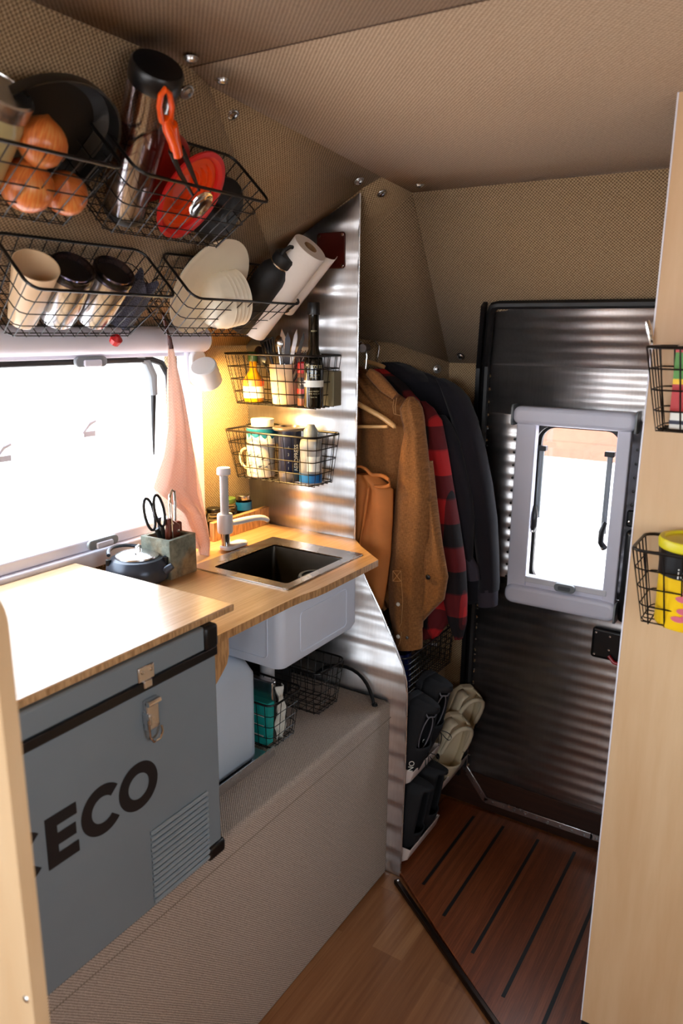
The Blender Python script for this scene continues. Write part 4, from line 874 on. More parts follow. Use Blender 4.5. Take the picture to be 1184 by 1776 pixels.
def wrap_text(body, size, root, mat, r, zc, a0, rot=0, name='lettering', wide=1.):
    """text wrapped on a vertical cylinder of radius r around local z; a0 = facing angle in degrees"""
    cu = bpy.data.curves.new(name, 'FONT'); cu.body = body; cu.size = size; cu.align_x = 'CENTER'; cu.align_y = 'CENTER'; cu.resolution_u = 2
    t = bpy.data.objects.new(name, cu); COL.objects.link(t); dg = bpy.context.evaluated_depsgraph_get(); dg.update(); me = bpy.data.meshes.new_from_object(t.evaluated_get(dg)); bpy.data.objects.remove(t); bpy.data.curves.remove(cu)
    vs = []
    for v in me.vertices:
        x, y = v.co.x * wide, v.co.y
        if rot: x, y = -y, x
        a = radians(a0) + x / r; vs.append((r * cos(a), r * sin(a), zc + y))
    mb = MB(); mb.add(vs, [tuple(p.vertices) for p in me.polygons]); bpy.data.meshes.remove(me); return mb.out(name, mat, root, world=False)
# which local angle faces the camera, for a frame
def facing(Mx): c = Mx.inverted() @ CP; return math.degrees(atan2(c.y, c.x))
wrap_text('DUST', .013, sb, M['label_white'], .0189, .056, facing(sb.matrix_world), wide=.8)
wb = thing('oil_bottle', 'tall slim dark bottle with gold script and a white strip label', 'bottle', Mx=L(5, -.118, .092))
MB().lathe([(0, 0), (.0225, 0), (.024, .003), (.024, .105), (.022, .118), (.013, .140), (.0125, .222)], n=36).out('bottle_glass', M['bottle_dark'], wb, world=False)
MB().lathe([(0, .220), (.0145, .220), (.015, .222), (.015, .246), (.0135, .249), (0, .249)], n=28).out('cap', M['black'], wb, world=False)
MB().lathe([(.0243, .050), (.0243, .066)], n=36).out('strip_label', M['label_white'], wb, world=False)
fa = facing(wb.matrix_world)
wrap_text('Mistress', .016, wb, M['gold'], .0245, .100, fa, wide=.85); wrap_text('~ ~', .016, wb, M['gold'], .0245, .088, fa)
wrap_text('EXTRA VIRGIN', .0045, wb, M['gold'], .0245, .079, fa); wrap_text('OLIVE OIL', .0045, wb, M['gold'], .0245, .073, fa)
wrap_text('COLD PRESSED', .0042, wb, M['gold'], .0245, .040, fa); wrap_text('250 ML  8.5 FL OZ', .0038, wb, M['gold'], .0245, .034, fa); wrap_text('OLIVE OIL', .0038, wb, M['gold'], .0245, .026, fa); wrap_text('SELECT', .0045, wb, M['gold'], .0132, .182, fa, wide=1.)
single(MB().bx(-.016, .016, -.018, .018, 0, .086), 'small_box', plain('olive_box', srgb(122, 112, 84), .5), 'small olive box behind the dark bottle at the basket right end', 'box', Mx=L(5, -.132, .030), bevel=.002)
# basket 6: mugs and bottles
def mug(Mx, name, lab, r, h, wall, band=None):
    t = thing(name, lab, 'mug', Mx=Mx)
    MB().lathe([(0, 0), (r * .94, 0), (r, .003), (r, h), (r - .002, h), (r - .002, .004), (0, .004)], n=40).out('mug_wall', wall, t, world=False)
    MB().lathe([(r - .0025, h - .001), (r + .002, h - .001), (r + .002, h + .003), (r - .0025, h + .003)], n=40).out('rolled_rim', M['black'], t, world=False); return t
m1 = mug(L(6, .070, .062), 'enamel_mug', 'white enamel mug printed with fish, at the bottom of its basket', .038, .088, M['ivory'])
MB().tube([(.036, .004, .070), (.056, .006, .070), (.066, .008, .054), (.064, .008, .030), (.050, .006, .016), (.036, .004, .016)], .0045, 10).out('handle', M['cream'], m1, world=False, sub=1)
fa = facing(m1.matrix_world)
fishm = plain('fish_print', srgb(44, 66, 96), .4); fishm2 = plain('fish_print_brown', srgb(112, 96, 84), .4)
def fish(a, z, s, mat):
    ol = [(-1, .0), (-.8, .18), (-.3, .28), (.3, .2), (.7, .06), (1.05, .28), (.95, 0), (1.05, -.24), (.7, -.04), (.3, -.16), (-.3, -.22), (-.8, -.14)]
    vs = []; r = .0385
    for x, y in ol: t = radians(a) + x * s / r; vs.append((r * cos(t), r * sin(t), z + y * s))
    MB().add(vs, [tuple(range(len(vs)))]).out('fish_print', mat, m1, world=False)
for a, z, s, mt in ((fa - 35, .058, .017, fishm), (fa - 30, .030, .018, fishm2), (fa + 20, .050, .013, fishm2), (fa + 8, .030, .012, fishm), (fa + 45, .036, .011, fishm2)): fish(a, z, s, mt)
m2 = mug(L(6, .062, .060, .0925), 'enamel_bowl', 'teal-patterned enamel cup stacked on the fish mug', .0445, .045, M['ivory'])
zz = MB(); n_ = 48; r = .0449
top = [(r * cos(2 * pi * k / n_), r * sin(2 * pi * k / n_), .042) for k in range(n_)]; bot = [(r * cos(2 * pi * k / n_), r * sin(2 * pi * k / n_), .026 - .007 * (k % 4 in (1, 2)) - .003 * (k % 3 == 0)) for k in range(n_)]
zz.add(top + bot, [(k, (k + 1) % n_, n_ + (k + 1) % n_, n_ + k) for k in range(n_)]).out('mountain_print', M['teal_enamel'], m2, world=False)
wc = single(MB().lathe([(0, .0), (.024, 0), (.026, .003), (.031, .052), (.030, .055), (.0, .056)], n=36), 'white_cup', M['label_white'], 'small white upside-down cup nested in the teal enamel cup', 'cup', Mx=L(6, .064, .060, .102))
ap = thing('coffee_press', 'smoky cylinder coffee press with a wide round flange', 'coffee press', Mx=L(6, -.030, .066))
MB().lathe([(0, 0), (.028, 0), (.030, .003), (.030, .130), (0, .131)], n=36).out('chamber', M['navy'], ap, world=False)
MB().lathe([(.031, .130), (.043, .132), (.045, .136), (.044, .139), (.026, .141), (.024, .135), (.022, .130), (0, .129)], n=44).out('flange', M['brown_lid'], ap, world=False)
MB().lathe([(.0305, 0), (.0315, .004), (.0315, .022), (.0303, .024)], n=36).out('cap_ring', M['brown_lid'], ap, world=False)
fa = facing(ap.matrix_world)
wrap_text('AEROPRESS', .017, ap, M['label_white'], .0306, .062, fa + 32, rot=1, wide=.8)
for k in range(4):
    a = fa - 8; z = .035 + .018 * k; wrap_text(str(k + 1), .011, ap, M['grey'], .0306, z, a)
sbq = thing('soap_bottle', 'clear flip-top bottle with a blue base label', 'bottle', Mx=L(6, -.098, .070) @ Matrix.Scale(1.06, 4))
MB().lathe([(0, 0), (.027, 0), (.029, .003), (.029, .09), (.026, .104), (.013, .112)], n=32, sy=.8).out('bottle_wall', plain('frosted_bottle', srgb(206, 204, 200), .25, Transmission_Weight=.55), sbq, world=False)
MB().lathe([(.0294, .004), (.0294, .026)], n=32, sy=.8).out('blue_label', M['blue'], sbq, world=False); MB().lathe([(.0294, .032), (.0294, .068)], n=32, sy=.8, arc=(radians(100), radians(170))).out('paper_label', M['label_white'], sbq, world=False)
MB().lathe([(.015, .110), (.017, .112), (.017, .128), (.013, .134), (.009, .142), (0, .143)], n=24).out('cap', plain('frosted_cap', srgb(190, 196, 190), .3, Transmission_Weight=.4), sbq, world=False)
# right hand baskets
cn = thing('snack_can', 'round can with a bright yellow lid in the lower right-hand basket', 'can', Mx=L(8, .074, .064, .0))
R8 = .050
MB().lathe([(0, 0), (R8 - .004, 0), (R8 - .002, .003), (R8 - .001, .085), (R8, .090)], n=48).out('can_wall', M['yellow_label'], cn, world=False)
MB().lathe([(R8 + .0004, .086), (R8 + .0006, .128)], n=48).out('black_band', M['black'], cn, world=False)
MB().lathe([(0, .142), (R8 - .006, .142), (R8 - .004, .146), (R8 + .003, .146), (R8 + .005, .142), (R8 + .004, .130), (R8 + .0005, .128)][::-1], n=48).out('lid', M['yellow'], cn, world=False)
fa = facing(cn.matrix_world)
wrap_text('Mc', .030, cn, M['label_white'], R8 + .001, .115, fa + 10, wide=.9); wrap_text('ic H', .026, cn, M['label_white'], R8 + .001, .096, fa - 2, wide=.9)
for (da, z, s) in ((6, .066, .011), (-6, .056, .010), (10, .046, .011), (-2, .036, .010), (8, .026, .011), (-12, .022, .009)):
    vs = [((R8 + .0012) * cos(radians(fa + da) + s * 1.3 * cos(t) / R8), (R8 + .0012) * sin(radians(fa + da) + s * 1.3 * cos(t) / R8), z + s * .55 * sin(t)) for t in [2 * pi * k / 16 for k in range(16)]]
    MB().add(vs, [tuple(range(16))]).out('printed_slice', M['pinkish'], cn, world=False)
bxx = thing('food_packet', 'red and green printed box in the upper right-hand basket', 'packet', Mx=L(7, .082, .068, .004) @ RX(-4))
MB().bx(-.05, .038, -.016, .016, 0, .128).out('box', M['label_white'], bxx, world=False, bevel=.002)
for z0, z1, mt in ((.118, .127, 'red'), (.078, .118, 'green_print'), (.070, .078, 'yellow_label'), (.028, .070, 'red'), (.008, .014, 'navy')):
    MB().bx(-.0505, .0385, .0155, .0168, z0, z1).out('printed_band', M[mt], bxx, world=False)
text('eat', .018, 'lettering', M['label_white'], bxx, T(.0, .0172, .05) @ RX(90) @ Matrix.Scale(-1, 4, (1, 0, 0)) if 0 else frame((.01, .0172, .05), (-1, 0, 0), (0, 0, 1), (0, 1, 0)), world=False)
pbm = MB(); pbm.grid(lambda u, v: Vector(((.040 * (1 - .25 * abs(v - .5))) * cos(2 * pi * u) * (1 - .1 * sin(9 * u)), .020 * sin(2 * pi * u), .10 * v)) + Vector((.004 * sin(7 * v), 0, 0)), 32, 12, cu=True)
single(pbm, 'snack_bag', M['pink'], 'crinkled pink plastic bag poking out of the upper right-hand basket', 'bag', Mx=L(7, .080, .034, .085))
clp = single(MB().tube([(0, 0, 0), (.004, .006, .020), (.010, .004, .036)], [.004, .005, .004], 8), 'bag_clip', M['chrome'], 'small metal clip at the corner of the right plywood panel', 'clip', Mx=L(7, .172, .008, .132))

# ------------------------------------------------------------------ peach dish towel on its strap
TY = 1.215
tw = thing('dish_towel', 'peach waffle-weave dish towel hanging in front of the window', 'towel', at(295, 600, 1, TY))
# outline measured on the photograph: (height row, left, right)
trows = [(598, 293, 299), (640, 293, 308), (690, 294, 321), (740, 295, 331), (790, 289, 342), (830, 276, 350), (848, 271, 354), (868, 296, 357), (890, 324, 361), (915, 335, 365), (940, 346, 368), (966, 352, 358)]
def lerp_rows(rows, t):
    n = len(rows) - 1; k = min(int(t * n), n - 1); f = t * n - k; f2 = f
    return [a + (b - a) * f2 for a, b in zip(rows[k], rows[k + 1])]
def towelf(u, v, rows=trows, y0=TY, amp=.010, ph=0.):
    r = lerp_rows(rows, v); l = at(r[1], r[0], 1, y0); q = at(r[2], r[0], 1, y0); p = l.lerp(q, u)
    p.y += amp * (.3 + v) * sin(u * 7 + ph + 1.5 * v) + .004 * sin(19 * u + 4 * v) * min(1, v * 3); return p
MB().grid(lambda u, v: towelf(u, v), 26, 60).out('front_fold', M['towel'], tw, solid=.003, sharp=180)
brows = [(640, 292, 300), (760, 292, 320), (850, 273, 340), (880, 285, 345), (910, 300, 350), (950, 330, 360)]
MB().grid(lambda u, v: towelf(u, v, brows, TY + .020, .008, 1.2), 20, 40).out('back_fold', M['towel'], tw, solid=.003, sharp=180)
stp = at(296, 600, 1, TY)
ts = single(MB().tube([at(283, 545, 1, TY - .01), at(288, 570, 1, TY), at(294, 588, 1, TY), stp + Vector((0, 0, -.006))], [.003, .004, .005, .006], 8), 'leather_loop', M['leather'], 'dark red leather hanging loop under the baskets holding the peach towel', 'strap')

# ------------------------------------------------------------------ under the sink
jt = thing('water_jug', 'milky pale blue water jug standing in the metal tray', 'jug', (1.0, 1.0, .539))
jp = [at(u, v, 1, .93) for u, v in ((372, 1340), (447, 1298))]
JM = MB(); jx0, jx1, jy0, jy1 = .96, 1.215, .985, 1.24
loops(JM, [rect(jx0 + .006, jx1 - .006, jy0 + .006, jy1 - .006, .541, .03), rect(jx0, jx1, jy0, jy1, .548, .034), rect(jx0, jx1, jy0, jy1, .750, .034), rect(jx0 + .006, jx1 - .012, jy0 + .008, jy1 - .01, .778, .04), rect(jx0 + .02, jx1 - .040, jy0 + .03, jy1 - .04, .797, .04), rect(jx0 + .04, jx1 - .10, jy0 + .05, jy1 - .08, .83, .02)])
JM.out('jug_body', M['jug'], jt, sharp=60)
MB().lathe([(0, .828), (.022, .828), (.022, .855), (0, .856)], T(1.04, 1.10, 0), 24).out('cap', M['white'], jt)
MB().tube([(1.075, 1.05, .80), (1.075, 1.06, .86), (1.075, 1.13, .86), (1.075, 1.15, .80)], .009, 10).out('handle', M['jug'], jt)
b9 = thing('wire_bin', 'small open wire bin standing on the cloth box, holding a teal packet', 'basket', Mx=frame((1.350, 1.105, .5375), (0, 1, 0), (-1, 0, 0), (0, 0, 1)))
basket_parts(b9, .29, .125, .125, .020, 11, 5, 4, .0026, .0012)
b10 = thing('wire_bin', 'small open wire bin standing behind, below the white sink tub', 'basket', Mx=frame((1.545, 1.105, .5375), (0, 1, 0), (-1, 0, 0), (0, 0, 1)))
basket_parts(b10, .29, .125, .125, .020, 11, 5, 4, .0026, .0012)
tp_ = thing('teal_packet', 'teal box with white print tucked in the small wire bin beside the jug', 'box', Mx=T(1.262, 1.045, .541) @ RZ(90) @ RX(4))
MB().bx(-.050, .035, -.013, .013, 0, .105).out('box', M['teal'], tp_, world=False, bevel=.002)
MB().bx(-.04, .02, .0128, .0138, .02, .024).bx(-.04, .02, .0128, .0138, .045, .049).bx(-.04, .02, .0128, .0138, .07, .074).out('print_line', M['label_white'], tp_, world=False)
wt = thing('sink_drain_pipe', 'white and chrome drain pipe under the white sink tub', 'pipe', (1.388, 1.10, .545))
MB().tube([(1.388, 1.10, .56), (1.388, 1.10, .755)], .019, 20).out('pipe', M['white'], wt); MB().lathe([(.018, .75), (.027, .752), (.028, .775), (.024, .785), (.024, .80)], T(1.388, 1.10, 0), 24).out('collar', M['chrome'], wt)
cbm = MB(); cbm.grid(lambda u, v: Vector((1.300 + .028 * (u - .5) + .004 * sin(17 * v + 5 * u), .992 + .006 * sin(9 * u + 6 * v), .542 + .135 * v)), 10, 20)
single(cbm, 'crinkled_bag', M['label_white'], 'crinkled white plastic bag beside the teal box in the wire bin', 'bag', solid=.002, sharp=180)
single(MB().bx(1.280, 1.296, 1.00, 1.09, .545, .69), 'silver_packet', M['steel_mug'], 'silver foil packet above the teal box in the wire bin', 'packet', bevel=.003)
hs_ = thing('drain_hose', 'black hose arching from the wire bins down to the cloth box', 'hose', (1.56, .885, .537))
hpx = [(545, 1170, 1.10), (565, 1155, 1.06), (590, 1153, 1.02), (612, 1160, .98), (630, 1175, .94), (642, 1196, .91), (649, 1225, .886)]
MB().tube([at(u, v, 1, y) for u, v, y in hpx], .0052, 12).out('hose', M['rubber'], hs_, sub=1)
MB().cyl(at(649, 1220, 1, .888), at(650, 1226, 1, .886), .0075).out('grommet', M['rubber'], hs_)
single(MB().bx(1.40, 1.50, 1.10, 1.20, .545, .66).bx(1.42, 1.56, 1.08, 1.20, .68, .76).bx(1.43, 1.48, 1.12, 1.16, .65, .69), 'water_pump', M['black'], 'black pump housing in the shadow behind the wire bins', 'pump', bevel=.012)

# ------------------------------------------------------------------ mat and metal trim on the floor
mt_o = [(1.612, .822), (2.02, .822), (2.02, .10), (1.20, .10), (1.20, .24)]
mt = thing('bamboo_mat', 'reddish brown bamboo floor board with long black slots at the door', 'floor mat', (1.8, .5, .001))
MB().prism([(1.618, .812), (1.64, .865), (2.018, .865), (2.018, .05), (1.10, .05), (1.10, .115)], (0, 0, .0005), (1, 0, 0), (0, 1, 0), (0, 0, .012)).out('board', M['bamboo_mat'], mt, bevel=.002)
slot = M['rubber']
for a, b in (((820, 1415), (735, 1535)), ((870, 1432), (772, 1590)), ((930, 1455), (822, 1655)), ((992, 1476), (877, 1732)), ((1028, 1560), (948, 1776))):
    p, q = at(*a, 2, .0125), at(*b, 2, .0125); y = (p.y + q.y) / 2
    if a[0] == 1028: p.x = 1.985; q.x = 1.24
    MB().bx(q.x, p.x, y - .0045, y + .0045, .0118, .0130).out('slot', slot, mt)
ta, tb_ = at(688, 1526, 2, .014), at(862, 1776, 2, .014)
td = (tb_ - ta); ta = ta - td * .01; tb_ = tb_ + td * .5
nrm = Vector((-td.y, td.x, 0)).normalized()
tr_ = MB(); 
for o0, o1, z0, z1 in ((-.008, .008, 0, .0150),):
    q = [ta + nrm * o0, tb_ + nrm * o0, tb_ + nrm * o1, ta + nrm * o1]; tr_.add([(p.x, p.y, z0) for p in q] + [(p.x, p.y, z1) for p in q], [(0, 1, 2, 3), (4, 5, 6, 7), (0, 1, 5, 4), (1, 2, 6, 5), (2, 3, 7, 6), (3, 0, 4, 7)])
struct(tr_, 'trim_2', plain('dark_bronze_trim', srgb(60, 48, 42), .3, .9), bevel=.004)
MB().lathe([(.0035, 0), (.003, .002), (0, .0024)], T(ta.x - .006, ta.y - .01, .015), 10).out('screw', M['chrome'], ob['trim_2'])

# ------------------------------------------------------------------ clothes in the closet
def loft(mb, rows, X, dep, n=28, sub=6, folds=.006, fk=5., seed=0., lean=0.):
    """rows (v, uL, uR) in photo measurements on the plane x=X; dep is the front-to-back half depth"""
    R = []
    for r0, r1 in zip(rows, rows[1:]):
        for k in range(sub): f = k / sub; R.append([a + (b - a) * f for a, b in zip(r0, r1)])
    R.append(list(rows[-1])); N_ = len(R)
    def fn(u, v):
        i = min(int(round(v * (N_ - 1))), N_ - 1); r = R[i]; vl = r[3] if len(r) > 3 else r[0]; vr = r[4] if len(r) > 4 else r[0]
        a = at(r[1], vl, 0, X); b = at(r[2], vr, 0, X); c = (a + b) / 2; h = (a - b) / 2; t = 2 * pi * u
        d = dep * (1 if not callable(dep) else 1) if not callable(dep) else dep(v)
        d = min(d, h.length * .9)
        p = c + h * cos(t); p.x += -d * sin(t) + folds * (sin(fk * cos(t) * 2.2 + seed + 2.3 * v) + .5 * sin(fk * 2.1 * cos(t) + 7 * v + seed)) + lean * v
        return p
    mb.grid(fn, n, N_, cu=True); nn = len(mb.v)
    mb.add([mb.v[nn - n * N_ + k] for k in range(n)], [tuple(range(n))[::-1]]); mb.add([mb.v[nn - n + k] for k in range(n)], [tuple(range(n))]); return mb
GUV = lambda co: (co.y + co.x * .35, co.z)
# hooded sweatshirt, farthest back
hd_ = thing('sweatshirt', 'charcoal fleece sweatshirt hanging at the back by the door', 'sweatshirt', (1.95, .85, .73), group=None)
rows = [(632, 668, 690), (648, 652, 742), (665, 640, 780), (690, 632, 800), (740, 628, 812), (800, 626, 822), (860, 628, 832), (940, 634, 838), (1010, 640, 838), (1046, 650, 830)]
loft(MB(), rows, 1.952, .035, n=40, folds=.006, fk=6).out('body', M['hoodie'], hd_, sharp=180, uv=GUV)
rows = [(656, 756, 768), (664, 760, 784), (674, 764, 798), (690, 770, 812), (725, 782, 826), (780, 795, 841), (840, 808, 853), (900, 818, 861), (960, 826, 864), (1010, 830, 865), (1024, 829, 864)]
loft(MB(), rows, 1.925, .040, folds=.003, fk=3, seed=1).out('sleeve', M['hoodie'], hd_, sharp=180, uv=GUV)
loft(MB(), [(1020, 829, 863), (1050, 830, 862)], 1.925, .032, folds=.001).out('cuff', M['cuff'], hd_, sharp=180, uv=GUV)
rows = [(720, 756, 770), (736, 754, 782), (770, 754, 798), (860, 770, 818), (900, 778, 822), (940, 788, 820), (972, 796, 820)]
loft(MB(), rows, 1.885, .030, folds=.003, fk=3, seed=2).out('sleeve', M['hoodie'], hd_, sharp=180, uv=GUV)
loft(MB(), [(968, 800, 820), (984, 806, 829), (1006, 812, 832)], 1.885, .024, folds=.001).out('cuff', M['cuff'], hd_, sharp=180, uv=GUV)
loft(MB(), [(628, 664, 688), (634, 668, 708), (648, 672, 732), (662, 690, 745)], 1.925, .045, folds=.006, fk=6).out('hood', M['hoodie'], hd_, sharp=180, uv=GUV)
# flannel
fs_ = thing('flannel_shirt', 'red and black plaid flannel shirt between the tan jacket and the dark sweatshirt', 'shirt', (1.84, .85, .67))
rows = [(640, 640, 664), (665, 636, 700), (700, 634, 732), (745, 636, 756), (830, 640, 770), (930, 650, 784), (1020, 670, 790), (1070, 690, 786), (1104, 706, 760)]
loft(MB(), rows, 1.855, .032, n=36, folds=.006, fk=5, seed=.5).out('body', M['plaid'], fs_, sharp=180, uv=GUV)
rows = [(696, 728, 736), (708, 726, 750), (730, 726, 764), (780, 735, 774), (840, 746, 784), (910, 756, 796), (980, 765, 806), (1040, 770, 809), (1080, 778, 808), (1108, 788, 801)]
loft(MB(), rows, 1.825, .034, folds=.003, fk=3, seed=.3).out('sleeve', M['plaid'], fs_, sharp=180, uv=GUV)
# tan jacket with sleeve, cuff and details
JX = 1.735
jk = thing('canvas_jacket', 'tan canvas snap-front jacket hanging on the nearest wooden hanger', 'jacket', (JX, .95, .65))
rows = [(636, 612, 626), (655, 606, 648), (680, 602, 682), (705, 600, 720), (730, 600, 728), (800, 600, 738), (880, 604, 750), (960, 610, 758), (1020, 632, 752), (1050, 660, 740)]
loft(MB(), rows, JX + .012, .036, n=44, folds=.008, fk=6, seed=.2).out('body', M['canvas'], jk, sharp=180, uv=GUV)
rows = [(688, 708, 716), (696, 700, 724), (708, 694, 730), (724, 696, 733), (750, 702, 736), (800, 694, 742), (860, 688, 748), (930, 680, 744), (1000, 675, 738), (1060, 676, 733), (1090, 682, 731)]
sl_ = loft(MB(), rows, JX - .028, .030, n=32, folds=.0035, fk=3.5, seed=.9).out('sleeve', M['canvas'], jk, sharp=180, uv=GUV)
loft(MB(), [(1086, 683, 731), (1100, 684, 732), (1124, 687, 732)], JX - .028, .024, folds=.0008).out('cuff', M['canvas'], jk, sharp=50, uv=GUV)
rows = [(800, 722, 748), (880, 724, 758), (945, 724, 767), (1000, 722, 777), (1040, 722, 770), (1062, 724, 748), (1078, 726, 734)]
loft(MB(), rows, JX - .012, .022, n=28, folds=.004, fk=3, seed=2.2).out('front_panel', M['canvas'], jk, sharp=180, uv=GUV)
def onx(u, v, x): return at(u, v, 0, x)
def snap(u, v, x, r=.0045, mat='ivory'):
    MB().lathe([(r * 1.3, 0), (r * 1.25, .001), (r, .0022), (0, .003)], Matrix.Translation(onx(u, v, x)) @ Matrix.Rotation(-pi / 2, 4, 'Y'), 16).out('snap_button', M[mat], jk)
snap(690, 1048, JX - .060); snap(690, 1104, JX - .055); snap(706, 1106, JX - .055, .0035, 'steel'); snap(742, 1001, JX - .040, .0055, 'black')
def stitch(pts, x, r=.0008): MB().tube([onx(u, v, x) for u, v in pts], r, 5).out('stitching', M['thread'], jk)
stitch([(681, 990), (695, 990), (696, 1012), (698, 1040), (697, 1060), (696, 1080), (692, 1088)], JX - .0610); stitch([(681, 990), (681, 1008), (695, 1008)], JX - .0610); stitch([(681, 990), (695, 1008)], JX - .0610); stitch([(695, 990), (681, 1008)], JX - .0610)
stitch([(695, 1088), (696, 1100), (693, 1115), (690, 1121)], JX - .0545); stitch([(684, 686), (681, 705), (683, 718)], JX - .034); stitch([(688, 688), (685, 706), (686, 718)], JX - .034)
stitch([(683, 718), (700, 722), (716, 732), (727, 745)], JX - .034)
MB().tube([onx(u, v, JX - .048) for u, v in ((640, 645), (652, 655), (668, 672), (686, 688))], [.012, .016, .016, .010], 12).out('collar', M['canvas'], jk)
MB().tube([onx(u, v, JX - .030) for u, v in ((672, 1000), (664, 1022), (658, 1045), (668, 1058))], .006, 8).out('drawstring', M['canvas'], jk)
# leather piece hung in front
la = thing('suede_apron', 'orange-tan suede apron with a rolled top edge, hanging in front of the jacket', 'apron', (1.69, 1.0, .80))
rows = [(822, 606, 650), (850, 602, 680), (900, 600, 680), (960, 600, 677), (1000, 604, 672), (1050, 616, 664), (1075, 636, 652)]
loft(MB(), rows, 1.672, .018, n=36, folds=.004, fk=3, seed=1.4).out('panel', M['leather_tan'], la, sharp=180)
q = [onx(u, v, 1.650) for u, v in ((606, 812), (626, 806), (640, 818), (644, 826), (660, 822), (676, 832), (679, 842), (664, 846), (646, 842))]
MB().tube(q, [.003, .004, .005, .0055, .006, .006, .006, .006, .004], 10).out('rolled_edge', M['leather_tan'], la, sub=1)
MB().tube([onx(u, v, 1.650) for u, v in ((640, 840), (635, 880), (626, 930), (620, 960))], [.004, .005, .004, .002], 8).out('fold', M['leather_tan'], la, sub=1)
# hangers, hooks and rail
def hanger(x, pts, lab, hook):
    t = thing('coat_hanger', lab, 'hanger', onx(*hook[0], x))
    MB().tube([onx(u, v, x) for u, v in pts], [.007] * (len(pts) - 1) + [.008], 12).out('arm', M['hanger_wood'], t, sub=1)
    MB().tube([onx(u, v, x) for u, v in hook], .0016, 8).out('hook', M['chrome'], t); return t
h1 = hanger(1.672, [(600, 690), (620, 700), (645, 714), (668, 726), (688, 744)], 'light wooden hanger with a crossbar, in front of the tan jacket', [(634, 640), (636, 618), (634, 600), (626, 592), (618, 600)])
MB().cyl(onx(600, 740, 1.672), onx(672, 740, 1.672), .0045).out('crossbar', M['hanger_wood'], h1)
h2 = hanger(1.90, [(600, 618), (630, 626), (655, 632), (672, 640)], 'light wooden hanger whose tip shows at the sweatshirt collar', [(652, 634), (656, 612), (657, 600), (650, 591), (640, 594)])
hr_ = single(MB().cyl(onx(628, 604, 1.64), onx(640, 602, 2.0), .010, n=20), 'closet_rail', M['dark_wood'], 'dark wooden closet rail at the top of the hanging clothes', 'rail')
# ------------------------------------------------------------------ lower closet: box, basket, shoe holders
single(MB().bx(1.66, 2.048, .897, 1.32, .0, .52), 'closet_box', M['fabric'], 'cloth-covered box behind the shoes in the closet', 'box', bevel=.004)
b11 = thing('wire_bin', 'black wire bin of blue packets under the hanging jacket', 'basket', Mx=frame((1.815, .838, .521), (-1, 0, 0), (0, 1, 0), (0, 0, 1)))
basket_parts(b11, .32, .16, .125, .012, 20, 9, 7, .0026, .0012)
single(MB().grid(lambda u, v: Vector((1.725 + .045 * cos(2 * pi * u) * (1 + .2 * sin(9 * v)), .915 + .055 * sin(2 * pi * u) * (1 + .1 * sin(13 * u)), .527 + .11 * v)), 40, 14, cu=True), 'blue_packet', M['bluefoil'], 'crinkled dark blue packet in the wire bin under the jacket', 'packet', sharp=40)
HXW = .892
def shoe_holder(x0, x1, z, lab):
    t = thing('shoe_holder', lab, 'shoe holder', ((x0 + x1) / 2, .93, z)); m_ = MB()
    # open cup: front band curving under, long along x, closed ends
    pr_ = [(HXW - .001, z), (HXW - .045, z + .004), (HXW - .080, z + .032), (HXW - .090, z + .066)]
    ins = [(p[0] + .003, p[1] + .003) for p in pr_]
    vs = [(x, a, b) for x in (x0, x1) for a, b in pr_]; m_.add(vs, [(k, k + 1, 5 + k, 4 + k) for k in range(3)])
    for x in (x0, x1): m_.add([(x, a, b) for a, b in pr_] + [(x, HXW - .001, z + .066)], [(0, 1, 2, 3, 4)])
    m_.out('holder_shell', M['holder'], t, solid=.003, bevel=.002); return t
shoe_holder(1.645, 1.815, .262, 'pinkish-white holder cradling the black laced running shoes')
shoe_holder(1.860, 2.040, .115, 'pinkish-white holder cradling the cream clogs')
shoe_holder(1.645, 1.835, .014, 'pinkish-white holder near the floor cradling the black slippers')
SHL = .285
def shoe_shell(Mx, mats, name, label, cat, L=.27, w=.088, hh=.062, heel=.072, group=None, open_=True):
    """shoe along local z (toe at 0, heel up), sole towards +y, width x"""
    t = thing(name, label, cat, Mx=Mx, group=group)
    def prof(v):      # half width, height of upper at position v (0 toe .. 1 heel)
        wv = w / 2 * (sin(pi * min(1, v * 1.6 + .12) / 2) ** .6 if v < .55 else 1 - .22 * ((v - .55) / .45) ** 1.2) * (1 if v < .93 else 1 - .5 * ((v - .93) / .07) ** 2)
        hv = (.028 + (hh - .028) * min(1, v / .45) ** .8) if v < .45 else hh + (heel - hh) * ((v - .45) / .55)
        return wv, hv
    return t, prof
